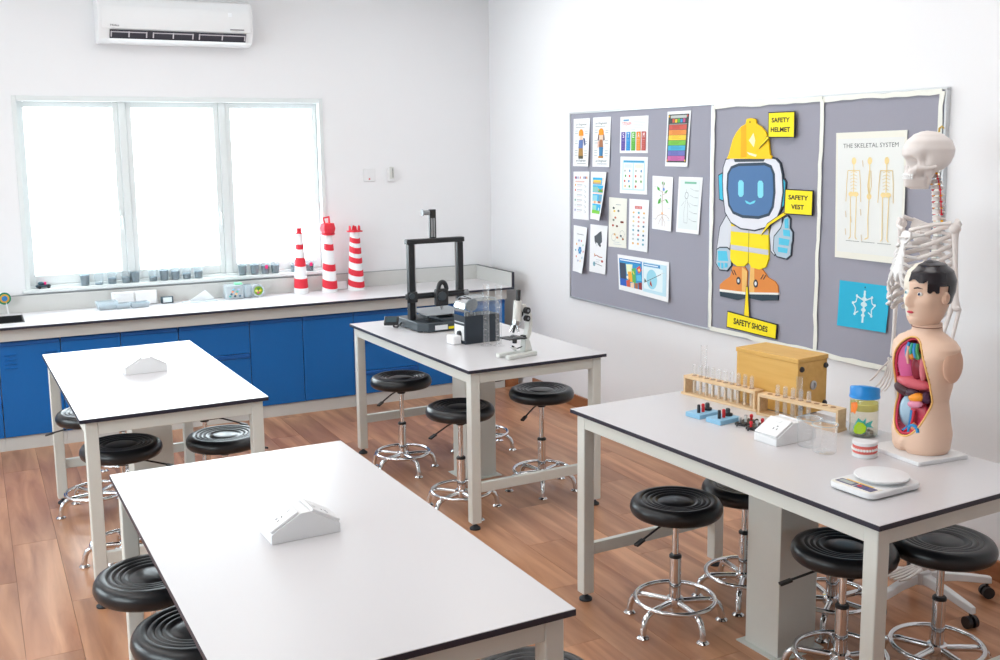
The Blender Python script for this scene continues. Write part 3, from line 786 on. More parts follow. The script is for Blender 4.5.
s = Sheet('skeleton_chart', 'hanging paper chart titled THE SKELETAL SYSTEM with three yellow skeletons', 3.748, 1.889, .428, .597, top=.006, bot=.004, lean=-.020, curl=.03, paper=M['cream'])
s.rect(.03, .05, .97, .95, (232, 234, 231), 3); s.text('THE SKELETAL SYSTEM', .11, .088, .89, .122, (90, 98, 96))
ye, ye2 = (242, 218, 156), (232, 208, 150)
for cx, side in ((.27, 0), (.50, 1), (.74, 0)):
    s.disc(cx, .225, .033, ye, 1.25); s.line([(cx, .25), (cx, .50)], .0028, ye)
    if side:
        s.line([(cx, .30), (cx - .02, .42), (cx, .50)], .004, ye2); s.disc(cx, .50, .035, ye); s.line([(cx, .52), (cx - .01, .68), (cx, .82), (cx - .05, .835)], .0028, ye); s.line([(cx + .02, .30), (cx + .03, .42), (cx - .01, .52)], .002, ye2)
    else:
        for k in range(6):
            v = .305 + k * .026; w_ = .055 - .004 * abs(k - 2)
            s.line([(cx - w_, v + .012), (cx, v), (cx + w_, v + .012)], .0013, ye2)
        s.line([(cx - .085, .30), (cx + .085, .30)], .0022, ye2); s.disc(cx - .035, .485, .04, ye, .7); s.disc(cx + .035, .485, .04, ye, .7)
        for sg in (-1, 1):
            s.line([(cx + sg * .085, .30), (cx + sg * .10, .40), (cx + sg * .105, .50), (cx + sg * .11, .545)], .0022, ye2)
            s.line([(cx + sg * .045, .50), (cx + sg * .040, .66), (cx + sg * .035, .825), (cx + sg * .06, .84)], .0026, ye)
    s.rect(cx - .10, .855, cx + .10, .858, G3)
for u, v in ((.16, .62), (.24, .66), (.38, .60), (.40, .80), (.16, .76), (.40, .22)): s.line([(u, v), (u + .01, v + .05)], .002, (222, 200, 160))
s.done()
s = Sheet('blue_card', 'bright turquoise card with a white skeletal motif, below the skeleton chart', 3.691, 1.183, .315, .224, top=.004, bot=.012, lean=.008, curl=.02, paper=ink((40, 178, 214)), cat='card')
wc = (206, 232, 238)
s.line([(.52, .16), (.52, .86)], .006, wc)
for v, a in ((.24, .03), (.34, .06), (.46, .08), (.58, .06), (.70, .05)): s.disc(.52, v, a * .8, wc, .6)
for sg in (-1, 1):
    s.line([(.52, .38), (.52 + sg * .14, .30), (.52 + sg * .16, .42), (.52 + sg * .22, .46), (.52 + sg * .16, .56), (.52 + sg * .17, .68), (.52 + sg * .10, .62)], .0032, wc)
    for u, v in ((.15, .29), (.22, .45), (.17, .69)): s.disc(.52 + sg * u, v, .022, wc)
s.disc(.52, .09, .012, (40, 60, 80))
s.done()
# ------------------------------------------------------------------ cut-out safety robot and its yellow signs
RB = {
'helmet':[(-0.136,0.264),(-0.120,0.284),(-0.108,0.316),(-0.087,0.369),(-0.059,0.405),(-0.020,0.436),(0.014,0.448),(0.023,0.474),(0.052,0.478),(0.091,0.471),(0.098,0.446),(0.135,0.432),(0.174,0.401),(0.194,0.365),(0.203,0.314),(0.209,0.284),(0.224,0.279),(0.221,0.264)],
'head':[(-0.145,0.257),(-0.103,0.265),(0.187,0.269),(0.246,0.262),(0.277,0.239),(0.296,0.184),(0.306,0.094),(0.293,0.012),(0.266,-0.040),(0.208,-0.085),(0.102,-0.112),(-0.010,-0.109),(-0.092,-0.081),(-0.141,-0.030),(-0.160,0.057),(-0.168,0.143),(-0.165,0.214)],
'visor':[(-0.093,0.209),(-0.037,0.224),(0.166,0.230),(0.211,0.218),(0.232,0.183),(0.240,0.091),(0.231,0.020),(0.205,-0.018),(0.130,-0.037),(0.004,-0.038),(-0.070,-0.021),(-0.104,0.016),(-0.120,0.101),(-0.117,0.177)],
'eye_a':[(-0.037,0.136),(-0.026,0.149),(-0.006,0.149),(0.008,0.137),(0.010,0.073),(-0.003,0.060),(-0.023,0.059),(-0.035,0.072)],
'eye_b':[(0.119,0.137),(0.129,0.150),(0.150,0.150),(0.163,0.138),(0.166,0.074),(0.154,0.060),(0.132,0.059),(0.121,0.072)],
'smile':[(0.020,0.042),(0.033,0.040),(0.062,0.031),(0.093,0.043),(0.107,0.045),(0.096,0.030),(0.062,0.021),(0.034,0.027)],
'ear_a':[(-0.209,0.170),(-0.181,0.181),(-0.167,0.165),(-0.160,0.051),(-0.171,0.035),(-0.197,0.042)],
'ear_b':[(0.284,0.162),(0.309,0.159),(0.320,0.144),(0.314,0.028),(0.290,0.010),(0.275,0.022)],
'vest':[(-0.096,-0.080),(0.204,-0.066),(0.211,-0.259),(0.189,-0.305),(0.142,-0.322),(0.077,-0.316),(0.053,-0.290),(0.019,-0.316),(-0.040,-0.321),(-0.084,-0.303),(-0.098,-0.281)],
'band_a':[(-0.094,-0.132),(0.205,-0.132),(0.204,-0.104),(-0.094,-0.104)],
'band_b':[(-0.096,-0.206),(0.208,-0.211),(0.209,-0.238),(-0.096,-0.232)],
'arm_a':[(-0.100,-0.050),(-0.144,-0.052),(-0.194,-0.117),(-0.218,-0.240),(-0.182,-0.244),(-0.112,-0.231),(-0.097,-0.162)],
'hand_a':[(-0.214,-0.245),(-0.191,-0.233),(-0.129,-0.228),(-0.099,-0.242),(-0.092,-0.321),(-0.126,-0.352),(-0.187,-0.353),(-0.219,-0.321)],
'arm_b':[(0.227,-0.064),(0.295,-0.029),(0.298,-0.103),(0.249,-0.234),(0.225,-0.215),(0.211,-0.130)],
'hand_b':[(0.249,-0.138),(0.297,-0.092),(0.321,-0.036),(0.344,-0.028),(0.358,-0.041),(0.359,-0.088),(0.380,-0.108),(0.379,-0.150),(0.373,-0.171),(0.370,-0.224),(0.341,-0.244),(0.272,-0.238),(0.245,-0.208)],
'shoe_a':[(-0.078,-0.325),(0.019,-0.319),(0.045,-0.341),(0.041,-0.467),(-0.184,-0.474),(-0.185,-0.440),(-0.155,-0.417),(-0.098,-0.384)],
'shoe_b':[(0.068,-0.311),(0.158,-0.317),(0.187,-0.338),(0.207,-0.357),(0.262,-0.373),(0.283,-0.394),(0.291,-0.440),(0.062,-0.462)],
'sole_a':[(-0.184,-0.478),(0.036,-0.470),(0.036,-0.490),(-0.034,-0.508),(-0.178,-0.505)],
'sole_b':[(0.065,-0.464),(0.291,-0.440),(0.289,-0.469),(0.164,-0.488),(0.066,-0.486)],
'welt_a':[(-0.184,-0.464),(0.035,-0.456),(0.036,-0.470),(-0.184,-0.478)],
'welt_b':[(0.065,-0.453),(0.291,-0.429),(0.291,-0.440),(0.065,-0.464)]}
rb = thing('robot_cutout', 'flat robot figure in yellow helmet, safety vest and orange boots', 'wall figure', (XB, 4.4, 1.5))
PL = lambda a, b, d: (-d, -a, b)
def ring(poly, g):
    n = len(poly); out = []
    ar = sum(poly[i][0] * poly[(i + 1) % n][1] - poly[(i + 1) % n][0] * poly[i][1] for i in range(n))
    sg = -1 if ar > 0 else 1
    for i in range(n):
        a, c, e = Vector(poly[i - 1]), Vector(poly[i]), Vector(poly[(i + 1) % n])
        d1 = (c - a).normalized(); d2 = (e - c).normalized()
        nv = Vector((-d1.y, d1.x)) + Vector((-d2.y, d2.x))
        if nv.length < .3: nv = Vector((-d1.y, d1.x)) * 2
        nv = nv.normalized() * sg * g
        out.append((c.x + nv.x, c.y + nv.y))
    return out
def cut(key, name, c, d0, d1, parent=rb, line=None, g=.007):
    p = RB[key]; o = None
    if line: MB().prism(ring(p, g), d0, d1 - .0012, PL).build('outline', ink(line), parent, smooth=0)
    return MB().prism(p, d0 if not line else d1 - .0012, d1, PL).build(name, ink(c), parent, smooth=0)
OUT, CY = (58, 66, 78), (60, 190, 222)
for k, n in (('arm_a', 'arm'), ('arm_b', 'arm')): cut(k, n, (214, 218, 226), .001, .006, line=OUT)
for k in ('hand_a', 'hand_b'): cut(k, 'glove', (176, 196, 210), .001, .0085, line=OUT)
g = MB(); g.mi = 0
for p in ([(0.313,-0.096),(0.362,-0.098),(0.366,-0.130),(0.318,-0.128)], [(0.284,-0.141),(0.363,-0.146),(0.356,-0.178),(0.285,-0.176)], [(0.278,-0.189),(0.351,-0.192),(0.348,-0.217),(0.282,-0.215)], [(0.322,-0.043),(0.348,-0.036),(0.353,-0.088),(0.326,-0.090)],
          [(-0.205,-0.25),(-0.13,-0.245),(-0.115,-0.30),(-0.20,-0.305)], [(-.205,-.315),(-.185,-.315),(-.185,-.34),(-.2,-.335)], [(-.175,-.315),(-.155,-.315),(-.155,-.345),(-.172,-.345)], [(-.145,-.312),(-.12,-.312),(-.12,-.335),(-.145,-.34)]):
    MB().prism(p, .0085, .0098, PL).build('finger_patch', ink((86, 198, 228)), rb, smooth=0)
for k in ('shoe_a', 'shoe_b'): cut(k, 'boot', (226, 140, 66), .001, .008)
MB().prism([(.0, -.322), (.045, -.341), (.041, -.462), (.005, -.463)], .008, .0088, PL).build('boot_tongue', ink((240, 190, 110)), rb, smooth=0)
MB().prism([(.068, -.311), (.10, -.315), (.105, -.458), (.062, -.462)], .008, .0088, PL).build('boot_tongue', ink((240, 190, 110)), rb, smooth=0)
for x in (-.025, .115):
    o = MB().prism([(x + .018 * math.cos(a), -.40 + .022 * math.sin(a)) for a in [i * .52 for i in range(12)]], .0088, .0096, PL).build('eyelet', ink((52, 56, 62)), rb, smooth=0)
    MB().prism([(x + .009 * math.cos(a), -.40 + .011 * math.sin(a)) for a in [i * .52 for i in range(12)]], .0096, .0102, PL).build('eyelet_centre', ink((232, 236, 240)), o, smooth=0)
for x, sg in ((-.09, 1), (-.07, 1), (.17, -1), (.19, -1)): MB().prism([(x, -.345), (x + .007, -.345), (x + sg * .02 + .007, -.372), (x + sg * .02, -.372)], .008, .009, PL).build('lace', ink((70, 60, 56)), rb, smooth=0)
for k in ('welt_a', 'welt_b'): cut(k, 'welt', (236, 236, 230), .001, .009)
for k in ('sole_a', 'sole_b'): cut(k, 'sole', (48, 66, 78), .001, .0085)
cut('vest', 'vest', (250, 226, 20), .001, .010)
for k in ('band_a', 'band_b'): cut(k, 'reflective_band', (206, 206, 214), .010, .0108)
MB().prism([(.051, -.075), (.055, -.075), (.056, -.288), (.052, -.288)], .0108, .0113, PL).build('zip', ink((150, 140, 60)), rb, smooth=0)
for a in (-.07, .15): MB().prism([(a, -.078), (a + .035, -.078), (a + .035, -.104), (a, -.104)], .010, .0106, PL).build('collar_tab', ink((246, 190, 40)), rb, smooth=0)
for k in ('ear_a', 'ear_b'): cut(k, 'ear_pad', CY, .001, .0105, line=OUT, g=.008)
hd = cut('head', 'head', (226, 228, 236), .001, .014, line=OUT, g=.008)
cut('visor', 'visor', (78, 118, 166), .014, .0155, line=(56, 74, 92), g=.016)
for k in ('eye_a', 'eye_b'): cut(k, 'eye', (132, 218, 236), .0155, .0163)
cut('smile', 'smile', (110, 210, 232), .0155, .0163)
MB().prism([(-.08, .262), (.17, .266), (.16, .250), (-.07, .246)], .014, .0148, PL).build('helmet_gap', ink((70, 78, 90)), rb, smooth=0)
hm = cut('helmet', 'helmet', (252, 205, 14), .008, .018)
MB().prism([(-.018, .270), (-.02, .43), (.02, .445), (.03, .275)], .018, .0188, PL).build('helmet_stripe', ink((240, 178, 10)), hm, smooth=0)
MB().prism([(.045, .36), (.08, .40), (.095, .36), (.085, .325)], .018, .0188, PL).build('helmet_shine', ink((255, 244, 190)), hm, smooth=0)
MB().prism([(.03, .30), (.11, .285), (.10, .275), (.05, .285)], .018, .0188, PL).build('helmet_shine', ink((255, 240, 200)), hm, smooth=0)
MB().prism([(.045, .462), (.055, .462), (.055, .452), (.045, .452)], .018, .0188, PL).build('helmet_hole', ink((170, 130, 20)), hm, smooth=0)

def yellow_sign(label, quad, lines, pointer, d):
    cx = sum(p[0] for p in quad) / 4; cy = sum(p[1] for p in quad) / 4
    t = thing('safety_sign', label, 'sign', (XB, 4.4 - cx, 1.5 + cy), 0, 'yellow safety signs by the robot')
    q = [(a - cx, b_ - cy) for a, b_ in quad]
    MB().prism(ring(q, .007), d - .006, d - .0012, PL).build('border', ink((36, 36, 40)), t, smooth=0)
    MB().prism(q, d - .0012, d, PL).build('face', ink((252, 232, 30)), t, smooth=0)
    b = MB()
    n = len(lines)
    for i, (L, u0, u1, v0, v1) in enumerate(lines):
        vs, fs = text2d(L, .03)
        def place(u, v):
            uu = u0 + (u1 - u0) * u; vv = v1 + (v0 - v1) * v
            a = Vector(q[0]).lerp(Vector(q[1]), uu); c = Vector(q[3]).lerp(Vector(q[2]), uu)
            r = a.lerp(c, vv); return (-d - .0006, -r.x, r.y)
        b.add([place(u, v) for u, v in vs], fs)
    tag(b.build('lettering', ink((44, 42, 36)), t, smooth=0, fix=False), kind='stuff')
    pq = [(a - cx, b_ - cy) for a, b_ in pointer]
    MB().prism(ring(pq, .004), d - .004, d - .0022, PL).build('pointer_edge', ink((40, 40, 44)), t, smooth=0)
    MB().prism(pq, d - .0022, d - .0016, PL).build('pointer', ink((252, 222, 30)), t, smooth=0)
yellow_sign('yellow SAFETY HELMET sign beside the robot helmet', [(0.203,0.498),(0.387,0.497),(0.389,0.375),(0.205,0.378)], [('SAFETY', .12, .84, .20, .40), ('HELMET', .09, .86, .60, .80)], [(0.190,0.378),(0.214,0.378),(0.129,0.318)], .026)
yellow_sign('yellow SAFETY VEST sign beside the thumbs-up hand', [(0.337,0.108),(0.524,0.106),(0.523,-0.011),(0.333,-0.011)], [('SAFETY', .12, .86, .20, .40), ('VEST', .24, .72, .60, .80)], [(0.324,-0.008),(0.350,-0.013),(0.227,-0.075),(0.156,-0.136),(0.204,-0.074)], .020)
yellow_sign('long yellow SAFETY SHOES sign below the robot boots', [(-0.101,-0.583),(0.290,-0.600),(0.285,-0.672),(-0.107,-0.667)], [('SAFETY SHOES', .14, .84, .28, .70)], [(0.033,-0.588),(0.073,-0.588),(0.057,-0.424),(0.047,-0.425)], .016)
# ------------------------------------------------------------------ socket blocks on the tables
def socket_block(label, x, y, rz):
    t = thing('socket_block', label, 'socket', (x, y, ZT), rz, 'white socket blocks')
    hl, hd, pk, lo = .097, .055, .074, .027
    pr = [(-hl, 0), (hl, 0), (hl, lo), (.014, pk), (-.014, pk), (-hl, lo)]
    MB().prism(pr, -hd, hd, lambda a, b, d: (a, d, b)).build('housing', M['white'], t, bev=.002)
    sl = math.atan2(pk - lo, hl - .014)
    for sg in (-1, 1):
        cx, cz = sg * (hl + .014) / 2, (pk + lo) / 2
        p = bpy.data.objects.new('face_plate', MB().cbox((0, 0, .0042), (.089, .104, .008)).mesh('face_plate', M['white'], 30))
        COL.objects.link(p); p.parent = t; p.location = (cx, 0, cz); p.rotation_euler = (0, sg * sl, 0)
        m = p.modifiers.new('bevel', 'BEVEL'); m.width = .002; m.segments = 2
        for (dx, dy, ww, wh) in ((-.004, -.018, .0035, .007), (.010, -.026, .007, .0035), (.010, -.010, .007, .0035)):
            MB().cbox((sg * dx, dy, .0084), (ww, wh, .0006)).build('socket_hole', ink((70, 66, 70)), p, smooth=0)
        MB().cbox((-sg * .028, -.004, .0092), (.012, .022, .002)).build('rocker', M['white'], p, bev=.0006)
socket_block('white socket block on the foreground table', .744, 2.676, R(2))
socket_block('white socket block on the window side table, washed out by glare', .690, 5.098, R(3))
socket_block('white socket block next to the glass beakers', 2.527, 2.724, R(3))

# ------------------------------------------------------------------ torso table: racks, tubes, box
def tt_mesh(r, L, up):
    """test tube, closed round end on top when up"""
    n = 5; pr = []
    cap = [(r * math.sin(math.pi / 2 * k / n), L - r + r * math.cos(math.pi / 2 * k / n)) for k in range(n + 1)]
    pr = cap + [(r, 0.0), (r * .8, 0.0), (r * .8, L - r)]
    if not up: pr = [(a, L - z) for a, z in pr]
    m = MB().lathe([(max(a, 0), z) for a, z in pr], 14).mesh('test_tube', M['tubeglass'], 50); fixnormals(m); return m
def rack(label, x, y, rz, L, W, H, holes, boxed):
    """runs along local -y"""
    t = thing('test_tube_rack', label, 'rack', (x, y, ZT), rz, 'wooden test tube racks')
    e = .02 if not boxed else .012
    MB().box(-W / 2, W / 2, -L, 0, 0, .010).build('base_board', M['rackwood'], t, bev=.001)
    MB().box(-W / 2 + .004, W / 2 - .004, -L + e, -e, H - .012, H).build('top_board', M['rackwood'], t, bev=.001)
    for q in ((-e, -e + .010), (-L + e - .010, -L + e)):
        MB().box(-W / 2 + .004, W / 2 - .004, q[0], q[1], .010, H - .0001 if False else H).build('end_post', M['rackwood'], t, bev=.001)
    for k in range(holes):
        yy = -e - .028 - (L - 2 * e - .056) * k / (holes - 1)
        MB().lathe([(0, 0), (.0105, 0), (.0105, .0007), (0, .0007)], 14, (0, yy, H)).build('hole', M['rackhole'], t)  # flat dark disc on the solid board, hole shade painted as colour
        if not boxed: MB().lathe([(0, .0102), (.0055, .0102), (.0055, .056), (.003, .060), (0, .060)], 10, (0, yy, 0)).build('peg', M['rackwood'], t)
    return t
NTH = ['first', 'second', 'third', 'fourth', 'fifth', 'sixth', 'seventh', 'eighth', 'ninth', 'tenth']
aR, bR = R(9.2), R(12.5)
A0, B0 = (2.655, 3.465), (2.697, 3.045)
rack('long wooden test tube rack with pegs, holding ten upturned tubes', A0[0], A0[1], aR, .400, .062, .082, 10, False)
rack('shorter open wooden rack beside the glass beakers', B0[0], B0[1], bR, .356, .062, .084, 9, True)
def on_rack(o, rz, u, v): return (o[0] + math.cos(rz) * u + math.sin(rz) * v, o[1] + math.sin(rz) * u - math.cos(rz) * v)
tm1, tm2 = tt_mesh(.0085, .125, True), tt_mesh(.0085, .118, True)
for k in range(10):
    v = .02 + .028 + (.36 - .056) * k / 9
    o = link('test_tube', tm1, loc=(*on_rack(A0, aR, 0, v), ZT + .0102))
    tag(o, 'upturned glass test tube, %s from the window end of the long rack' % NTH[k], 'test tube', 'test tubes in the long rack')
for k in range(5):
    v = .012 + .028 + (.332 - .056) * (k + 1) / 8
    o = link('test_tube', tm2, loc=(*on_rack(B0, bR, 0, v), ZT + .0102))
    tag(o, 'upturned glass test tube in the shorter rack, %s from its window end' % NTH[k], 'test tube', 'test tubes in the shorter rack')
cyl = [(0, 0), (.016, 0), (.016, .004), (.0135, .006), (.0135, .19), (.0155, .193), (.0125, .193), (.0125, .008), (0, .008)]
o = MB().lathe(cyl, 18).build('measuring_cylinder', M['glass'], loc=(2.755, 3.475, ZT)); tag(o, 'tall narrow glass cylinder rising behind the far end of the long rack', 'cylinder')
o = MB().lathe([(a * .9, z * .86) for a, z in cyl], 18).build('measuring_cylinder', M['glass'], loc=(2.758, 2.905, ZT)); tag(o, 'thin glass cylinder standing before the front face of the wooden box', 'cylinder')

t = thing('wooden_box', 'yellowish wooden box with black corner screws behind the racks', 'box', (2.842, 3.095, ZT), R(7.2))
MB().box(-.090, .082, -.155, .155, .004, .210).build('case', M['boxwood'], t, bev=.002)
MB().box(-.093, .085, -.158, .158, .2102, .228).build('lid', M['boxwood'], t, bev=.002)
for x in (-.07, .07):
    for z in (.035, .185):
        o = MB().lathe([(0, 0), (.011, 0), (.011, .005), (.007, .010), (0, .010)], 14).build('corner_screw', M['black'], t, loc=(x, -.1552, z)); o.rotation_euler = (R(90), 0, 0)
o = MB().lathe([(0, 0), (.018, 0), (.018, .004), (.010, .006), (.009, .002), (0, .002)], 20).build('metal_socket', M['steel'], t, loc=(0, -.1552, .115)); o.rotation_euler = (R(90), 0, 0)
for x in (-.08, .08):
    for y in (-.14, .14): MB().lathe([(0, 0), (.008, 0), (.008, .0038), (0, .0038)], 10, (x, y, 0)).build('foot', M['rubber'], t)

def blue_block(label, x, y, rz):
    t = thing('terminal_block', label, 'terminal block', (x, y, ZT), rz, 'light blue terminal blocks')
    MB().box(-.055, .055, -.038, .038, 0, .018).build('base', M['lightblue'], t, bev=.002)
    for xx, m in ((-.030, M['black']), (-.006, M['red'])):
        MB().lathe([(0, .0182), (.0065, .0182), (.0065, .046), (.005, .050), (0, .050)], 12, (xx, -.008, 0)).build('terminal_post', m, t)
    h = MB().lathe([(0, .0182), (.018, .0182), (.018, .026), (.010, .028), (0, .028)], 16, (.030, .004, 0)).build('bulb_holder', M['black'], t)
    MB().lathe([(0, .0282), (.009, .0282), (.009, .042), (.006, .046), (0, .046)], 12, (.030, .004, 0)).build('bulb_socket', M['darkgrey'], h)
blue_block('light blue terminal block nearer the test tube rack', 2.478, 3.128, R(8))
blue_block('light blue terminal block nearer the black battery holders', 2.492, 3.022, R(8))
def black_holder(label, x, y, rz, red):
    t = thing('component_board', label, 'circuit part', (x, y, ZT), rz, 'small black circuit boards')
    MB().box(-.045, .045, -.022, .022, 0, .010).build('base', M['black'], t, bev=.002)
    for k in range(4):
        m = (M['red'], M['steel'], M['black'], M['red'])[k] if red else (M['steel'], M['offwhite'], M['steel'], M['red'])[k]
        MB().lathe([(0, .0102), (.005, .0102), (.005, .020), (.007, .022), (.006, .030), (0, .033)], 10, (-.032 + k * .021, .006 * (-1) ** k, 0)).build('terminal', m, t)
    MB().tube([(-.044, 0, .008), (-.060, .004, .010), (-.072, -.004, .007)], .0035, 6).build('lead', M['black'], t)
black_holder('small black circuit board with pale terminals touching the blue block', 2.545, 2.955, R(20), False)
black_holder('small black circuit board with two red terminals by the socket block', 2.540, 2.888, R(20), True)

def beaker(label, x, y, r, h):
    pr = [(0, .001), (r - .004, .001), (r, .005), (r, h - .006), (r + .004, h)]
    t = thing('glass_beaker', label, 'beaker', (x, y, ZT), 0, 'glass beakers')
    MB().lathe(pr, 28).build('vessel', M['tubeglass'], t, smooth=50)
    MB().tube([((r + .003) * math.cos(2 * math.pi * k / 28), (r + .003) * math.sin(2 * math.pi * k / 28), h) for k in range(28)], .0017, 6, closed=True).build('rim', M['milk'], t)  # milky white bead, the glass rim's highlight put into its colour
    for k in range(4):
        a = R(215); zz = h * (.25 + .15 * k)
        MB().tube([((r + .0006) * math.cos(a + q), (r + .0006) * math.sin(a + q), zz) for q in (0, .1, .2, .3)], .0007, 4).build('scale_mark', M['white'], t)
beaker('empty glass beaker touching the socket block', 2.542, 2.622, .040, .098)
beaker('empty glass beaker nearer the blue-lidded jar', 2.533, 2.540, .040, .098)

t = thing('specimen_jar', 'clear jar with blue lid holding a green paper fish', 'jar', (2.808, 2.630, ZT), R(34))
MB().lathe([(0, 0), (.046, 0), (.050, .005), (.050, .130), (.047, .140), (.0455, .140), (.0485, .129), (.0485, .006), (0, .003)], 32).build('glass', M['glass'], t, smooth=50)
MB().lathe([(0, .0036), (.048, .0066), (.048, .095), (0, .095)], 28).build('liquid', glassmat('cloudy_liquid', tint=(252, 250, 240), base=.01, edge=.03, haze=.10, hazecol=(250, 248, 232)), t)
MB().lathe([(0, .0955), (.048, .0955), (.048, .122), (0, .122)], 28).build('yellow_layer', glassmat('yellow_liquid', tint=(252, 248, 190), base=.01, edge=.03, haze=.30, hazecol=(246, 240, 120)), t)
lid = MB().lathe([(0, .150), (.050, .150), (.053, .146), (.053, .1405), (.0515, .1402), (.0515, .172), (.049, .177), (.03, .180), (0, .182)], 32).build('lid', M['jarblue'], t, smooth=50)
for v in lid.data.vertices:
    if v.co.z > .17: v.co.z += .012 * max(0, -v.co.x / .05) - .010 * max(0, v.co.x / .05)
FP = lambda a, b, d: (-math.sqrt(max(0, .0496 ** 2 - a * a)) - d, -a, b)
def jar_cut(name, pts, c, d0, d1):
    MB().prism(pts, d0, d1, lambda a, b, d: ((-.0500 - d) * math.cos(a / .05), -(.0500 + d) * math.sin(a / .05), b)).build(name, ink(c), t, smooth=0)
jar_cut('fish_fins', [(a_ * 1.35, b_ * 1.35 - .008) for a_, b_ in [(-.022, .032), (-.008, .060), (.004, .052), (.012, .062), (.010, .046), (.030, .055), (.024, .042), (.034, .034), (.016, .038), (.010, .020), (-.018, .018)]], (70, 176, 170), .0004, .001)
jar_cut('fish_body', [(a_ * 1.35, b_ * 1.35 - .008) for a_, b_ in [(-.020, .022), (-.018, .036), (-.008, .050), (.004, .048), (.013, .038), (.011, .024), (.002, .018), (-.014, .017)]], (178, 216, 40), .001, .0017)
jar_cut('orange_cutout', [(-.045, .122), (-.018, .130), (-.014, .115), (-.024, .085), (-.034, .090), (-.045, .085)], (244, 130, 50), .0004, .001)
b = MB()
for k in range(9): b.ell((.036 * math.cos(k * 2.3), .036 * math.sin(k * 2.3) * .8, .011), (.009, .007, .005), 8, 5)
tag(b.build('pebbles', ink((126, 112, 92)), t), kind='stuff')

t = thing('dental_model', 'small white dental model with pink gums and teeth', 'dental model', (2.622, 2.447, ZT), R(-60))
def dshape(w, dp, n=14): return [(w * math.cos(math.pi * k / n), -dp * math.sin(math.pi * k / n)) for k in range(n + 1)] + [(-w, dp * .35), (w, dp * .35)]
V = lambda a, b, d: (a, b, d)
MB().prism(dshape(.040, .046), 0, .014, V).build('lower_base', M['white'], t, bev=.002)
MB().prism(dshape(.0385, .0445), .0142, .027, V).build('lower_gum', ink((222, 112, 104)), t, bev=.001)
MB().prism(dshape(.0385, .0445), .0272, .0405, V).build('upper_gum', ink((222, 112, 104)), t, bev=.001)
MB().prism(dshape(.040, .046), .0407, .053, V).build('upper_base', M['white'], t, bev=.003)
for k in range(13):
    a = math.pi * (.04 + .92 * k / 12)
    MB().ell((.0385 * math.cos(a), -.0445 * math.sin(a), .0272), (.0048, .0034, .0050), 8, 6).build('tooth', M['bonew'], t)
MB().cyl((-.015, .021, .027), (.015, .021, .027), .004, n=10).build('hinge', M['steel'], t)

t = thing('kitchen_scale', 'white digital kitchen scale with round weighing plate', 'scale', (2.395, 2.190, ZT), R(3))
body = MB(); body.rbox(-.115, .115, -.085, .085, .004, .022, .03, 6)
body.build('body', M['white'], t, bev=.004, seg=3)
MB().lathe([(0, .0225), (.060, .0225), (.060, .029), (.076, .0305), (.081, .034), (.080, .038), (.074, .0395), (0, .0395)], 40, (.030, 0, 0)).build('weighing_plate', M['white'], t, smooth=40)
MB().box(-.110, -.050, -.072, .072, .0221, .0228).build('label_strip', ink((240, 236, 226)), t, smooth=0)
MB().box(-.098, -.066, .004, .066, .0229, .0242).build('display_frame', ink((112, 106, 130)), t, smooth=0)
MB().box(-.092, -.072, .010, .060, .0243, .0248).build('display', ink((178, 184, 182)), t, smooth=0)
MB().box(-.098, -.066, -.066, -.002, .0229, .0242).build('key_pad', ink((104, 98, 128)), t, smooth=0)
MB().lathe([(0, 0), (.007, 0), (.007, .0012), (0, .0012)], 14, (-.083, -.014, .0243)).build('power_key', M['red'], t)
MB().lathe([(0, 0), (.006, 0), (.006, .0012), (0, .0012)], 14, (-.083, -.040, .0243)).build('tare_key', ink((92, 90, 160)), t)
for y in (-.045, 0.005): MB().box(-.063, -.055, y, y + .05, .0229, .0233).build('print_line', ink((236, 196, 110)), t, smooth=0)
for x in (-.09, .09):
    for y in (-.06, .06): MB().lathe([(0, 0), (.009, 0), (.009, .0038), (0, .0038)], 10, (x, y, 0)).build('foot', M['rubber'], t)

# ------------------------------------------------------------------ microscope table
t = thing('desktop_printer', 'black desktop 3D printer with tall open gantry', 'printer', (2.395, 5.53, ZT), R(1.8))
base = [(-.172, -.13), (-.125, -.185), (.150, -.185), (.190, -.13), (.190, .17), (-.172, .17)]
bs = MB().prism(base[::-1], .006, .055, V).build('base', M['darkgrey'], t, bev=.004)
MB().box(-.085, -.005, -.1862, -.1853, .012, .040).build('white_sticker', ink((236, 238, 240)), bs, smooth=0)
MB().box(.000, .075, -.1862, -.1853, .014, .028).build('yellow_sticker', ink((246, 226, 20)), bs, smooth=0)
MB().box(.080, .150, -.190, -.1853, .010, .052).build('drawer', M['black'], bs, bev=.002)
for x in (-.15, .15):
    for y in (-.12, .14): MB().lathe([(0, 0), (.016, 0), (.016, .0058), (0, .0058)], 14, (x, y, 0)).build('foot', M['rubber'], bs)
for x in (-.150, .165):
    u = MB().box(x - .018, x + .018, -.028, .012, .0552, .495).build('upright', M['black'], t, bev=.003)
    MB().cyl((x + .026 * (1 if x < 0 else -1), -.012, .056), (x + .026 * (1 if x < 0 else -1), -.012, .494), .0045, n=8).build('lead_screw', M['steel'], u)
MB().box(-.178, .192, -.030, .014, .4952, .523).build('crossbar', M['black'], t, bev=.004)
b = MB().box(-.022, .018, -.012, .010, .5232, .690).build('spool_post', M['black'], t, bev=.003)
MB().box(-.017, -.007, -.016, -.0122, .53, .64).build('post_strip', M['steel'], b, smooth=0)
MB().box(-.001, .007, -.016, -.0122, .53, .64).build('post_strip', M['steel'], b, smooth=0)
b = MB(); b.cyl((-.0225, -.002, .672), (-.062, -.002, .672), .014, n=16); b.build('spool_arm', M['grey'], t)
MB().cyl((-.0622, -.002, .672), (-.067, -.002, .672), .020, n=18).build('spool_disc', M['grey'], t)
MB().box(-.200, .200, -.0555, -.034, .180, .212).build('x_beam', M['black'], t, bev=.003)
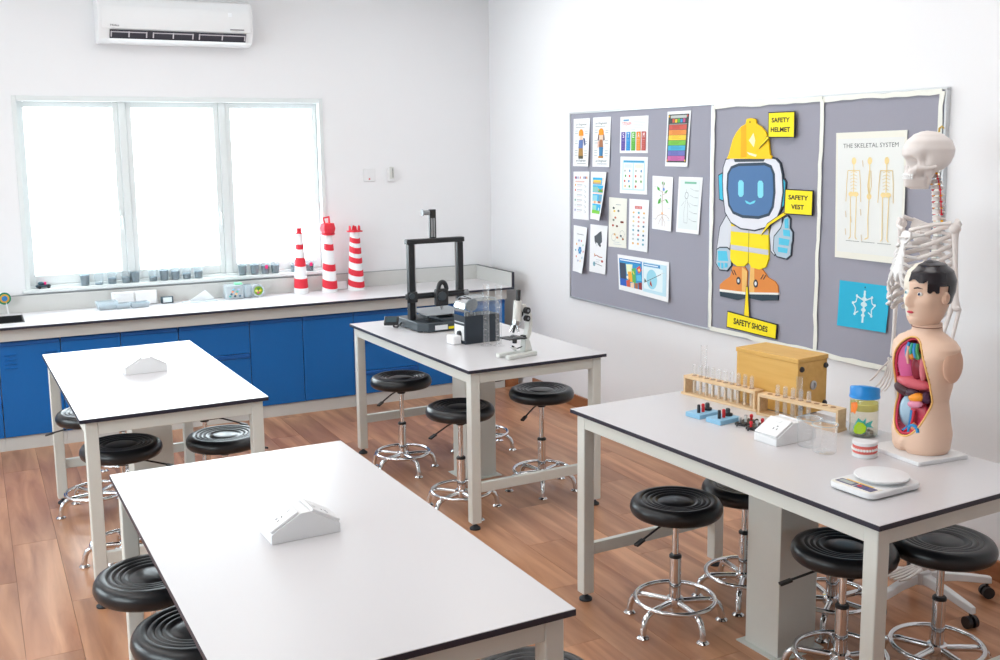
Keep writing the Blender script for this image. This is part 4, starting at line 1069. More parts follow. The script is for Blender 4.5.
MB().cyl((-.20, -.062, .200), (.20, -.062, .200), .0035, n=8).build('drive_belt', M['rubber'], t)
mo = MB().box(-.205, -.140, -.082, -.0670, .165, .228).build('x_motor', M['black'], t, bev=.006)
MB().cyl((-.18, -.0822, .205), (-.18, -.0925, .205), .017, n=16).build('pulley', M['darkgrey'], mo)
MB().cyl((.175, -.0672, .20), (.175, -.0825, .20), .014, n=16).build('belt_tensioner', M['grey'], t)
ph = MB().box(-.035, .045, -.105, -.0672, .135, .235).build('print_head', M['black'], t, bev=.010, seg=3)
MB().cyl((.0, -.1055, .195), (.0, -.116, .195), .026, n=20).build('fan', M['darkgrey'], ph)
MB().lathe([(0, 0), (.003, 0), (.009, .012), (.009, .022), (0, .022)], 12, (.005, -.085, .112)).build('nozzle', M['steel'], ph)
n = 14
MB().tube([(.012 + .026 * math.cos(math.pi * k / n), -.088, .228 + .045 * math.sin(math.pi * k / n)) for k in range(n + 1)], .014, 8).build('cable_loop', M['black'], ph, smooth=60)
MB().box(-.125, .145, -.165, .115, .094, .100).build('print_bed', M['grey'], t, bev=.002)
MB().box(-.02, .06, -.12, .08, .075, .0938).build('bed_carriage', M['black'], t, bev=.003)
MB().box(-.03, .07, -.17, .15, .0552, .0745).build('bed_rail', M['darkgrey'], t, bev=.003)
for x in (-.11, .13):
    for y in (-.15, .10): MB().lathe([(0, 0), (.014, 0), (.014, .012), (.004, .014), (.004, .028), (0, .028)], 12, (x, y, .0658)).build('levelling_knob', M['black'], t)
d = MB(); d.cbox((-.245, .070, .046), (.085, .060, .022), rx=R(35), rz=R(-30))
dp = d.build('display_unit', M['black'], t, bev=.004)
d = MB(); d.cbox((-.2497, .0615, .0557), (.060, .040, .001), rx=R(35), rz=R(-30)); d.build('screen', ink((58, 76, 84)), dp, smooth=0)
MB().tube([(-.232, .082, .032), (-.230, .070, .010), (-.212, .068, .0065), (-.195, .075, .016), (-.176, .09, .026)], .006, 8).build('display_bracket', M['black'], t)

t = thing('demonstration_box', 'black box with clear arched cover next to the glass cylinders', 'apparatus', (2.408, 4.985, ZT), R(4))
MB().box(-.108, .108, -.062, .062, 0, .152).build('case', ink((52, 58, 66)), t, bev=.003)
pr = [(-.108, .154)] + [(-.108 + .058 - .058 * math.cos(R(a)), .185 + .060 * math.sin(R(a))) for a in range(0, 91, 15)] + [(.050 + .058 * math.sin(R(a)), .185 + .060 * math.cos(R(a))) for a in range(0, 91, 15)] + [(.108, .154)]
b = MB(); vs = []; fs = []
for yy in (-.060, .060): vs += [(a, yy, z) for a, z in pr]
k = len(pr); fs = [(i, i + 1, k + i + 1, k + i) for i in range(k - 1)] + [tuple(range(k)), tuple(range(2 * k - 1, k - 1, -1))]
for yy in (-.060, .060): MB().tube([(a, yy, z) for a, z in pr], .0022, 6).build('cover_edge', M['milk'], t)  # whitish tubes added as the bright highlight along the cover's edges
b.add(vs, fs); b.build('clear_cover', M['clearplastic'], t, smooth=40)
q = pr[:8]
b = MB(); b.add([(a - .0012, y, z) for y in (-.052, .052) for a, z in q] + [(a + .0006, y, z) for y in (-.052, .052) for a, z in q], [(i, i + 1, 9 + i, 8 + i) for i in range(7)] + [(16 + i, 24 + i, 25 + i, 17 + i) for i in range(7)])
b.build('chrome_strip', M['chrome'], t, smooth=60)
MB().cyl((-.035, -.010, .205), (-.035, .004, .205), .036, n=28).build('inner_disc', M['grey'], t)
MB().cyl((-.035, -.003, .1522), (-.035, -.003, .172), .006, n=10).build('inner_stand', M['steel'], t)
for k in range(4): MB().box(-.09 + k * .045, -.086 + k * .045, -.056, -.050, .1522, .168).build('contact_pin', M['steel'], t, smooth=0)
sp = MB().box(-.1105, -.1082, -.052, .052, .020, .10).build('side_panel', M['white'], t, bev=.001)
o = MB().lathe([(0, 0), (.016, 0), (.015, .014), (0, .015)], 16).build('knob', M['black'], sp, loc=(-.1107, -.012, .055)); o.rotation_euler = (0, R(-90), 0)
MB().box(-.1095, -.1082, -.052, .052, .112, .118).build('name_strip', ink((190, 194, 198)), t, smooth=0)
MB().rbox(-.170, -.116, -.040, .040, 0, .048, .012).build('side_foot', M['white'], t, bev=.006)

cy2 = [(0, 0), (.030, 0), (.030, .004), (.017, .010), (.0165, .012), (.0165, .325), (.019, .330), (.016, .330), (.0148, .325), (.0148, .014), (0, .013)]
for x, y, sc, lab in ((2.392, 4.838, 1.0, 'tall clear measuring cylinder in front of the black box'), (2.444, 4.795, .985, 'tall clear measuring cylinder between black box and microscope')):
    t = thing('measuring_cylinder', lab, 'cylinder', (x, y, ZT), 0, 'tall measuring cylinders')
    MB().lathe([(a, z * sc) for a, z in cy2], 20).build('tube', M['glass'], t, smooth=50)
    for k in range(8): MB().tube([((.0172) * math.cos(R(215) + q), (.0172) * math.sin(R(215) + q), .06 + .03 * k) for q in (0, .25, .5)], .0006, 4).build('scale_mark', M['white'], t)

t = thing('microscope', 'cream student microscope with black eyepiece and focus knobs', 'microscope', (2.402, 4.508, ZT), R(12))
# local -x is the front with the stage, the arm rises on +x
b = MB()
b.prism([(.095, -.045), (.095, .045), (.03, .045), (-.095, .055), (-.10, .045), (-.10, .024), (.02, .014), (.02, -.014), (-.10, -.024), (-.10, -.045), (-.095, -.055), (.03, -.045)], 0, .022, V)
b.build('horseshoe_foot', M['offwhite'], t, bev=.005)
MB().prism([(.030, .0222), (.085, .0222), (.062, .085), (.040, .085)], -.020, .020, lambda a, b_, d: (a, d, b_)).build('pillar', M['offwhite'], t, bev=.004)
arm = [(.040, .080), (.062, .080), (.078, .105), (.088, .150), (.086, .200), (.070, .240), (.040, .262), (.018, .262), (.012, .236), (.036, .232), (.056, .212), (.066, .180), (.064, .145), (.052, .112)]
MB().prism(arm, -.017, .017, lambda a, b_, d: (a, d, b_)).build('arm', M['offwhite'], t, bev=.003)
tl = R(-4)
MB().cyl((-.002, 0, .180), (.006, 0, .282), .023, .021, 18).build('body_tube', M['offwhite'], t)
MB().cyl((.006, 0, .2822), (.010, 0, .336), .0115, n=16).build('eyepiece', M['black'], t)
for z, r_ in ((.232, .017), (.192, .015)):
    kb = MB().cyl((.040, -.0175, z), (.040, -.038, z), r_, n=20).build('focus_knob', M['black'], t)
    MB().cyl((.040, -.0382, z), (.040, -.0405, z), r_ * .4, n=12).build('knob_cap', M['grey'], kb)
MB().cyl((.040, .0175, .21), (.040, .038, .21), .017, n=20).build('focus_knob', M['black'], t)
np_ = MB().cyl((-.004, 0, .1798), (-.012, 0, .160), .024, .020, 18).build('nosepiece', M['steel'], t)
for k, (dx, dy) in enumerate(((-.018, -.010), (-.014, .012), (.006, -.012))):
    MB().cyl((-.012 + dx * .5, dy * .6, .160), (-.016 + dx * 1.3, dy * 1.5, .128), .0075, .0055, 12).build('objective', M['chrome'] if k else M['black'], np_)
MB().cbox((-.030, 0, .098), (.115, .090, .006), ry=R(2)).build('stage', M['black'], t, bev=.001)
MB().box(.030, .046, -.014, .014, .085, .104).build('stage_bracket', M['black'], t, bev=.002)
for y in (-.028, .028): MB().tube([(.01, y, .1025), (-.01, y, .107), (-.04, y * .6, .1035)], .002, 6).build('slide_clip', M['steel'], t)
MB().cyl((-.018, 0, .0945), (-.018, 0, .070), .012, n=14).build('condenser', M['black'], t)
mi = MB().cyl((-.028, 0, .042), (-.022, 0, .048), .018, n=18).build('mirror', M['chrome'], t)
MB().tube([(.030, 0, .046), (.0, 0, .040), (-.020, 0, .041)], .003, 6).build('mirror_arm', M['black'], t)
# ------------------------------------------------------------------ things on the window counter and sill
def lighthouse(label, x, y, h, r0, r1, bands, crown, rz):
    t = thing('paper_lighthouse', label, 'paper model', (x, y, CZ), rz, 'striped paper lighthouses')
    MB().lathe([(0, 0), (r0, 0), (r1, h), (0, h)], 24).build('tower', M['paper'], t)
    for z0, z1, sl in bands:
        b = MB(); vs = []; fs = []; n = 24
        for k in range(n + 1):
            a = 2 * math.pi * k / n
            for z in (z0, z1):
                zz = min(h, z + sl * math.sin(a)); rr = r0 + (r1 - r0) * zz / h + .0012
                vs.append((rr * math.cos(a), rr * math.sin(a), zz))
        fs = [(2 * k, 2 * k + 2, 2 * k + 3, 2 * k + 1) for k in range(n)]
        b.add(vs, fs); b.build('red_band', M['redpaper'], t, smooth=60)
    crown(t, h, r1)
def crown_small(t, h, r):
    MB().lathe([(0, h + .0005), (r * 1.35, h + .0005), (r * 1.35, h + .006), (r * .8, h + .007), (r * .8, h + .035), (r * 1.2, h + .036), (r * 1.2, h + .042), (0, h + .044)], 8).build('lantern', M['redpaper'], t, smooth=0)
def crown_tall(t, h, r):
    MB().lathe([(0, h + .0005), (r * 1.5, h + .0005), (r * 1.7, h + .012), (r * 1.5, h + .016), (0, h + .016)], 8).build('gallery', M['redpaper'], t, smooth=0)
    MB().lathe([(0, h + .0165), (r * 1.55, h + .0165), (r * 1.85, h + .05), (r * 1.55, h + .088), (0, h + .088)], 7).build('lantern', M['redpaper'], t, smooth=0)
    b = MB(); b.tube([(-r * .9, 0, h + .0885), (-r * 1.25, 0, h + .128), (r * .4, 0, h + .134), (r * .5, 0, h + .0885)], .008, 6); b.build('roof_strip', M['redpaper'], t)
def crown_star(t, h, r):
    b = MB(); vs = []
    for k in range(16):
        rr = r * (1.75 if k % 2 == 0 else 1.3); a = 2 * math.pi * k / 16
        vs.append((rr * math.cos(a), rr * math.sin(a), h + (.012 if k % 2 else .002)))
    b.prism([(p[0], p[1]) for p in vs], h + .0005, h + .010, V)
    b.build('gallery', M['redpaper'], t, smooth=0)
    for k in range(6):
        a = 2 * math.pi * k / 6
        MB().prism([(-.014, 0), (.014, 0), (.006, .036), (-.006, .036)], -.0012, .0012, lambda u, v, d: ((r * 1.2 + d) * math.cos(a) - u * math.sin(a), (r * 1.2 + d) * math.sin(a) + u * math.cos(a), h + .0105 + v)).build('crown_tab', M['redpaper'], t, smooth=0)
lighthouse('slim striped paper lighthouse against the window, palest of three', 2.138, 7.395, .440, .053, .024, [(.045, .115, .006), (.205, .270, .006), (.330, .365, .004)], crown_small, 0)
lighthouse('tallest striped paper lighthouse with a large red lantern', 2.351, 7.375, .420, .058, .031, [(.035, .095, .014), (.165, .215, .012), (.315, .362, .009)], crown_tall, R(20))
lighthouse('paper lighthouse with five slanting red bands and star-shaped top', 2.556, 7.37, .435, .064, .034, [(.035, .080, -.018), (.120, .165, -.018), (.215, .255, -.016), (.285, .330, -.014), (.360, .398, -.011)], crown_star, R(200))

cupm = MB().lathe([(0, 0), (.026, 0), (.033, .078), (.0345, .080), (.0325, .080), (.0255, .002), (0, .002)], 16).mesh('cup', M['cuplastic'], 50); fixnormals(cupm)
fills = {}
def fill(h):
    k = round(h, 2)
    if k not in fills:
        fills[k] = MB().lathe([(0, .0025), (.0252, .0025), (.0252 + .0065 * k / .08, k), (.012, k + .004), (0, k + .002)], 14).mesh('soil', M['soil'], 50); fixnormals(fills[k])
    return fills[k]
cups = [(.666, .065, 'first', ''), (.756, .015, '', 'nearly empty plastic cup on the sill, second in the row'), (.841, .045, '', ''), (.933, .045, '', ''), (.993, .065, '', ''), (1.114, .03, '', 'shallow filled plastic cup standing apart in the middle of the sill'),
        (1.189, .07, '', ''), (1.265, .06, '', ''), (1.344, .045, '', ''), (1.425, .05, '', ''), (1.74, .07, '', ''), (1.829, .065, '', ''), (1.907, .06, '', 'clear cup of soil with a pink tag on the sill'), (1.981, .06, '', ''), (2.129, .05, '', 'clear soil cup half hidden behind the palest lighthouse'), (2.244, .05, '', 'clear soil cup with a pink tag between two lighthouses')]
ordn = ['first', 'second', 'third', 'fourth', 'fifth', 'sixth', 'seventh', 'eighth', 'ninth', 'tenth', 'eleventh', 'twelfth', 'thirteenth', 'fourteenth', 'fifteenth', 'last']
for i, (x, h, _, lab) in enumerate(cups):
    t = thing('seedling_cup', lab or 'clear plastic cup of dark soil, %s from the left on the sill' % ordn[i], 'cup', (x, YW + .012, WZ0 + .0125), 0, 'cups of soil on the window sill')
    link('cup', cupm, t); link('soil', fill(h), t)
    if 'pink tag' in lab: MB().box(-.009, .011, -.0375, -.0362, .04, .066).build('tag', ink((236, 60, 130)), t, smooth=0)
t = thing('toy_car', 'small dark toy with pink parts at the left end of the sill', 'toy', (.402, YW + .012, WZ0 + .0125), R(10))
MB().box(-.045, .045, -.018, .018, .010, .024).build('chassis', ink((60, 80, 92)), t, bev=.004)
MB().ell((-.012, 0, .034), (.022, .015, .012), 12, 8).build('cabin', ink((70, 96, 110)), t)
MB().box(.005, .018, -.016, .016, .0242, .042).build('pink_block', ink((226, 40, 120)), t, bev=.002)
for x in (-.028, .030):
    for y in (-.021, .021): MB().cyl((x, y - .003, .011), (x, y + .003, .011), .011, n=12).build('wheel', M['black'], t)

def tray(name, label, x, y, w, d, h, rz, m, group=None, fillm=None, fh=.0):
    t = thing(name, label, 'tray', (x, y, CZ), rz, group)
    k = .82; b = MB(); e = .003
    o0 = [(-w / 2 * k, -d / 2 * k), (w / 2 * k, -d / 2 * k), (w / 2 * k, d / 2 * k), (-w / 2 * k, d / 2 * k)]; o1 = [(a / k, c / k) for a, c in o0]
    i0 = [(a * .95, c * .95) for a, c in o0]; i1 = [(a * .96, c * .96) for a, c in o1]
    b.add([(*p, 0) for p in o0] + [(*p, h) for p in o1] + [(*p, h) for p in i1] + [(*p, e) for p in i0],
          [(3, 2, 1, 0)] + [(i, (i + 1) % 4, 4 + (i + 1) % 4, 4 + i) for i in range(4)] + [(4 + i, 4 + (i + 1) % 4, 8 + (i + 1) % 4, 8 + i) for i in range(4)] + [(8 + i, 8 + (i + 1) % 4, 12 + (i + 1) % 4, 12 + i) for i in range(4)] + [(12, 13, 14, 15)])
    b.build('tub', m, t, smooth=0)
    if fillm:
        f = k + (1 - k) * fh / h
        MB().box(-w / 2 * k * .93, w / 2 * k * .93, -d / 2 * k * .93, d / 2 * k * .93, e + .0005, fh).build('contents', fillm, t, bev=.003)
    return t
tray('plastic_tub', 'open clear tub filled with grey soil, leftmost on the counter', .775, 7.335, .13, .09, .055, R(8), M['milk'], 'tubs on the counter', M['soil'], .028)
tray('plastic_tub', 'small tub of grey soil before the white trays', .875, 7.325, .095, .08, .036, R(4), M['milk'], 'tubs on the counter', M['soil'], .026)
tray('plastic_tub', 'larger low tub of grey soil, right of two beside the white trays', .985, 7.325, .125, .085, .036, R(6), M['milk'], 'tubs on the counter', M['soil'], .030)
for x, lab in ((.895, 'upturned white tray leaning on the upstand, left one of two'), (1.045, 'upturned white tray leaning on the upstand, right one of two')):
    t = thing('white_tray', lab, 'tray', (x, 7.425, CZ), R(0), 'white trays')
    b = MB(); b.rbox(-.070, .070, -.006, .006, 0, .001, .005)
    o = MB().cbox((0, 0, .048), (.142, .022, .094), rx=R(-14)).build('shell', M['white'], t, bev=.006)
    MB().cbox((0, .004, .048), (.150, .006, .100), rx=R(-14)).build('rim', M['white'], t, bev=.002)
t = thing('small_clock', 'small dark-framed gadget with a white face on the counter', 'gadget', (1.181, 7.405, CZ), R(5))
MB().box(-.042, .042, -.012, .012, 0, .048).build('case', ink((66, 82, 92)), t, bev=.005)
MB().box(-.030, .030, -.0135, -.0122, .008, .042).build('face', ink((226, 236, 238)), t, smooth=0)
t = thing('paper_stack', 'small pile of folded white papers standing on the counter', 'paper', (1.400, 7.345, CZ), R(4))
MB().box(-.12, .11, -.030, .045, 0, .006).build('flat_sheets', ink((206, 216, 220)), t, smooth=0)
MB().prism([(-.08, .0065), (.11, .0065), (.035, .082)], -.002, .002, lambda a, b_, d: (a, d + .030 - b_ * .3, b_)).build('folded_sheet', M['paper'], t, smooth=0)
t = thing('terrarium_jar', 'clear jar of coloured bits lying on the counter', 'jar', (1.640, 7.385, CZ), 0)
MB().rbox(-.066, .066, -.045, .045, 0, .100, .02).build('jar', M['milk'], t, bev=.006)
for k in range(9): MB().ell((-.035 + .0085 * k, -.0465, .022 + .016 * (k * 5 % 4)), (.009, .002, .007), 8, 6).build('coloured_bit', ink(((60, 160, 150), (70, 90, 110), (240, 150, 110), (120, 180, 200), (60, 80, 90), (244, 190, 120), (80, 170, 150), (150, 160, 190), (70, 100, 120))[k]), t)
MB().box(.010, .058, -.03, .03, .1005, .112).build('green_lid', ink((130, 226, 170)), t, bev=.003)
t = thing('glass_jar', 'round-mouthed clear jar beside the terrarium jar', 'jar', (1.738, 7.395, CZ), 0)
MB().lathe([(0, 0), (.032, 0), (.036, .006), (.036, .075), (.028, .088), (.028, .095), (.026, .095), (.033, .073), (.033, .008), (0, .004)], 20).build('vessel', M['milk'], t, smooth=50)
t = thing('round_tub', 'round clear tub on its side with a green and yellow picture', 'tub', (1.812, 7.405, CZ), 0)
MB().cyl((0, -.045, .047), (0, .04, .047), .0465, .043, 28).build('tub', M['milk'], t)
MB().cyl((0, -.0452, .047), (0, -.0470, .047), .032, n=24).build('picture', ink((122, 160, 40)), t)
for a, c in ((0, (214, 190, 60)), (1.6, (70, 130, 60)), (3.1, (226, 206, 120)), (4.6, (190, 90, 120))): MB().ell((.014 * math.cos(a), -.0471, .047 + .014 * math.sin(a)), (.010, .001, .009), 8, 6).build('picture_patch', ink(c), t)
t = thing('paper_pad', 'flat white pad lying behind the two right lighthouses', 'paper', (2.452, 7.445, CZ), R(3))
MB().cbox((0, 0, .030), (.11, .014, .060), rx=R(-20)).build('pad', M['paper'], t, bev=.002)
t = thing('paper_disc', 'round green, orange and blue paper disc on a white stick', 'craft', (.160, 7.425, CZ), R(8))
for r_, y, c in ((.040, 0, (30, 130, 96)), (.029, -.002, (222, 170, 70)), (.018, -.004, (60, 130, 190))): MB().cyl((0, y - .001, .108), (0, y + .001, .108), r_, n=24).build('paper_ring', ink(c), t)
MB().tube([(.006, .003, .090), (.018, .004, 0.001)], .005, 8).build('stick', M['white'], t)
# ------------------------------------------------------------------ star-shaped bodies (skull, heads)
def lerp_tab(tab, z):
    for (z0, *a), (z1, *c) in zip(tab, tab[1:]):
        if z <= z1:
            f = max(0, (z - z0) / (z1 - z0)); f = f * f * (3 - 2 * f) * .5 + f * .5
            return [p + (q - p) * f for p, q in zip(a, c)]
    return list(tab[-1][1:])
def star(tab, nz, na, bumps=(), power=2.0):
    """rows of (height, front, back, side) half sizes; bumps: (angle, z, width_angle, width_z, depth), angle 0 = front (-y), + towards +x"""
    z0, z1 = tab[0][0], tab[-1][0]
    vs = []; fs = []
    for j in range(nz + 1):
        t = j / nz; z = z0 + (z1 - z0) * (.5 - .5 * math.cos(math.pi * t) if nz > 20 else t)
        fr, bk, sd = lerp_tab(tab, z)
        for i in range(na):
            a = 2 * math.pi * i / na - math.pi
            c, s_ = math.cos(a), math.sin(a)
            A = fr if c > 0 else bk
            r = (abs(c / A) ** power + abs(s_ / sd) ** power) ** (-1 / power)
            for (ba, bz, wa, wz, dp) in bumps:
                r += dp * math.exp(-((a - ba) / wa) ** 2 - ((z - bz) / wz) ** 2)
            vs.append((r * s_, -r * c, z))
    for j in range(nz):
        for i in range(na):
            i2 = (i + 1) % na
            fs.append((j * na + i, j * na + i2, (j + 1) * na + i2, (j + 1) * na + i))
    fs.append(tuple(reversed(range(na)))); fs.append(tuple(range(nz * na, nz * na + na)))
    return vs, fs

# ------------------------------------------------------------------ skeleton on its rolling stand
sk = thing('skeleton_model', 'life-size plastic skeleton on a white rolling stand by the board', 'skeleton', (3.288, 2.807, 0), R(-97))
BN = M['bone']
def bone(name, pts, r, parent=sk, n=8, flat=None, m=None):
    return MB().tube(pts, r, n, flat=flat).build(name, m or BN, parent, smooth=60)
# stand
hubm = MB().lathe([(0, .075), (.045, .075), (.050, .085), (.045, .125), (.02, .135), (0, .135)], 20, (.006, .043, 0)).build('stand_hub', M['white'], sk)
for k in range(5):
    a = R(262 + 97 + 72 * k)
    def rp_(u, v, z): return (.006 + math.cos(a) * u - math.sin(a) * v, .043 + math.sin(a) * u + math.cos(a) * v, z)
    b = MB(); vs = []
    for (u, hw, zt, zb) in ((.030, .024, .118, .080), (.15, .020, .108, .078), (.275, .014, .092, .062), (.295, .012, .088, .060)):
        vs += [rp_(u, -hw, zb), rp_(u, hw, zb), rp_(u, hw * .75, zt), rp_(u, -hw * .75, zt)]
    fs = [(0, 1, 2, 3), (12, 15, 14, 13)]
    for q in range(3): fs += [(4 * q + i, 4 * q + 4 + i, 4 * q + 4 + (i + 1) % 4, 4 * q + (i + 1) % 4) for i in range(4)]
    b.add(vs, fs); lg = b.build('stand_leg', M['white'], sk, bev=.004)
    c = MB(); c.cyl(rp_(.280, -.022, .024), rp_(.280, -.006, .024), .024, n=18); c.cyl(rp_(.280, .006, .024), rp_(.280, .022, .024), .024, n=18); c.cyl(rp_(.280, -.006, .024), rp_(.280, .006, .024), .008, n=8); c.cyl(rp_(.280, 0, .03), rp_(.280, 0, .062), .006, n=8)
    c.build('caster', M['black'], lg)
MB().cyl((0, .078, .10), (0, .078, 1.60), .009, n=12).build('stand_pole', M['steel'], sk)
MB().tube([(.006, .043, .12), (.003, .060, .135), (0, .078, .15)], .012, 8).build('pole_socket', M['steel'], sk)
# skull
tab = [(0, .050, .012, .020), (.012, .074, .014, .028), (.035, .082, .018, .040), (.060, .080, .028, .049), (.078, .078, .072, .056), (.10, .079, .092, .062), (.125, .086, .103, .066), (.150, .088, .106, .070), (.180, .076, .094, .066), (.205, .050, .062, .047), (.216, .026, .034, .026), (.220, .004, .004, .004)]
eye = .40
bumps = [(eye, .104, .23, .016, -.050), (-eye, .104, .23, .016, -.050), (0, .076, .13, .013, -.034), (0, .095, .10, .010, .004), (eye, .128, .28, .009, .006), (-eye, .128, .28, .009, .006), (.85, .080, .20, .010, .012), (-.85, .080, .20, .010, .012),
         (.95, .056, .28, .011, -.026), (-.95, .056, .28, .011, -.026), (1.45, .045, .25, .03, -.010), (-1.45, .045, .25, .03, -.010), (1.15, .112, .22, .024, -.014), (-1.15, .112, .22, .024, -.014), (0, .008, .4, .012, .006), (0, .048, .6, .004, -.004)]
vs, fs = star(tab, 56, 80, bumps, 2.1)
skull = MB(); skull.add(vs, fs)
so = skull.build('skull', BN, sk, smooth=70, loc=(0, -.018, 1.663), rz=R(-20))
for row, zz in ((0, .054), (1, .043)):
    for k in range(10):
        a = -.62 + 1.24 * k / 9; rr = .0795
        MB().cbox((rr * math.sin(a) * .80, -rr * math.cos(a), zz), (.0075, .006, .0095), rz=a).build('tooth', M['bonew'], so, bev=.0015)
for sg in (-1, 1): MB().tube([(sg * .052, -.055, .082), (sg * .068, -.02, .080), (sg * .066, .012, .085)], [.009, .007, .007], 8).build('cheek_arch', BN, so, smooth=60)
MB().tube([(0, .045, .214), (0, .045, .228), (0, .055, .236), (0, .062, .228)], .004, 6).build('hanging_hook', mat('brass', (200, 170, 90), .35, metal=.8, noise=.03), so)
# spine
vert = MB(); vert.lathe([(0, -.010), (.016, -.010), (.014, 0), (.016, .010), (0, .010)], 14, (0, 0, 0)); vert.tube([(0, .012, 0), (0, .03, -.004), (0, .044, -.012)], [.006, .005, .003], 6); vert.tube([(-.026, .014, 0), (0, .010, 0), (.026, .014, 0)], [.003, .006, .003], 6)
vm = vert.mesh('vertebra', BN, 60); fixnormals(vm)
def spine_y(z): return .035 + .018 * math.sin((1.66 - z) * 6.5) if z < 1.66 else .035 - (z - 1.66) * .35
z = 1.732; k = 0
while z > 1.02:
    o = link('vertebra', vm, sk, loc=(0, spine_y(z), z)); sc = max(.95, 1.0 + .35 * (1.66 - z) / .65); o.scale = (sc, sc, .85 * (1 if k > 6 else .9) + .25 * max(0, 1.66 - z))
    if k < 10:
        for sg in (-1, 1):
            MB().ell((sg * .019, spine_y(z) + .008, z - .010), (.006, .006, .004), 8, 6).build('nerve', ink((226, 44, 60)) if k % 2 else ink((246, 176, 30)), sk)
    z -= .0205 + .0007 * k; k += 1
for sg in (-1, 1): bone('artery', [(sg * .021, spine_y(1.72 - .02 * q) + .004, 1.72 - .02 * q) for q in range(9)], .0022, m=ink((214, 40, 58)))
# rib cage
def rib_pts(i, sg):
    zt = 1.522 - i * .030
    W = .93 * (.055, .085, .103, .115, .122, .127, .130, .130, .126, .118, .105, .090)[i]; D = (.075, .105, .130, .148, .160, .168, .170, .166, .160, .15, .12, .10)[i]
    end = math.pi * (.93, .92, .91, .90, .89, .88, .86, .80, .73, .66, .50, .42)[i]
    drop = (.035, .05, .065, .075, .085, .09, .095, .10, .105, .10, .08, .06)[i]
    yb = spine_y(zt) + .006; out = []
    for q in range(15):
        t_ = end * q / 14
        out.append((sg * (W * math.sin(t_) ** .8 if t_ > 0 else .008), yb + .022 * math.sin(min(t_ * 2.2, math.pi)) - D * (1 - math.cos(t_)) / 2, zt + .006 * math.sin(t_) - drop * (t_ / math.pi) ** 1.2 * 1.1))
    return out
for i in range(12):
    for sg in (-1, 1):
        p = rib_pts(i, sg); bone('rib', p, [.005] * 3 + [.0075] * 11 + [.006], n=8, flat=1.25)
        if i < 9:
            e = p[-1]; sz = 1.475 - i * .019 - (0 if i < 6 else (i - 5) * .004)
            if i < 7: tgt = (sg * .014, -.112 - .0035 * i, sz)
            else: q = rib_pts(i - 1, sg)[-1]; tgt = (q[0] * .8, q[1] - .004, q[2] - .006)
            mid = ((e[0] + tgt[0]) / 2, min(e[1], tgt[1]) - .006, (e[2] + tgt[2]) / 2 - .004)
            bone('cartilage', [e, mid, tgt], .0055, m=M['bonew'])
b = MB(); vs = []
for (hw, zz, yy) in ((.024, 1.505, -.094), (.026, 1.475, -.104), (.013, 1.455, -.110), (.017, 1.40, -.127), (.019, 1.36, -.137), (.008, 1.335, -.140), (.004, 1.31, -.138)):
    vs += [(-hw, yy, zz), (hw, yy, zz), (hw, yy + .010, zz), (-hw, yy + .010, zz)]
fs = [(0, 1, 2, 3), (27, 26, 25, 24)] + [(4 * q + i, 4 * q + 4 + i, 4 * q + 4 + (i + 1) % 4, 4 * q + (i + 1) % 4) for q in range(6) for i in range(4)]
b.add(vs, fs); b.build('sternum', M['bonew'], sk, bev=.003)
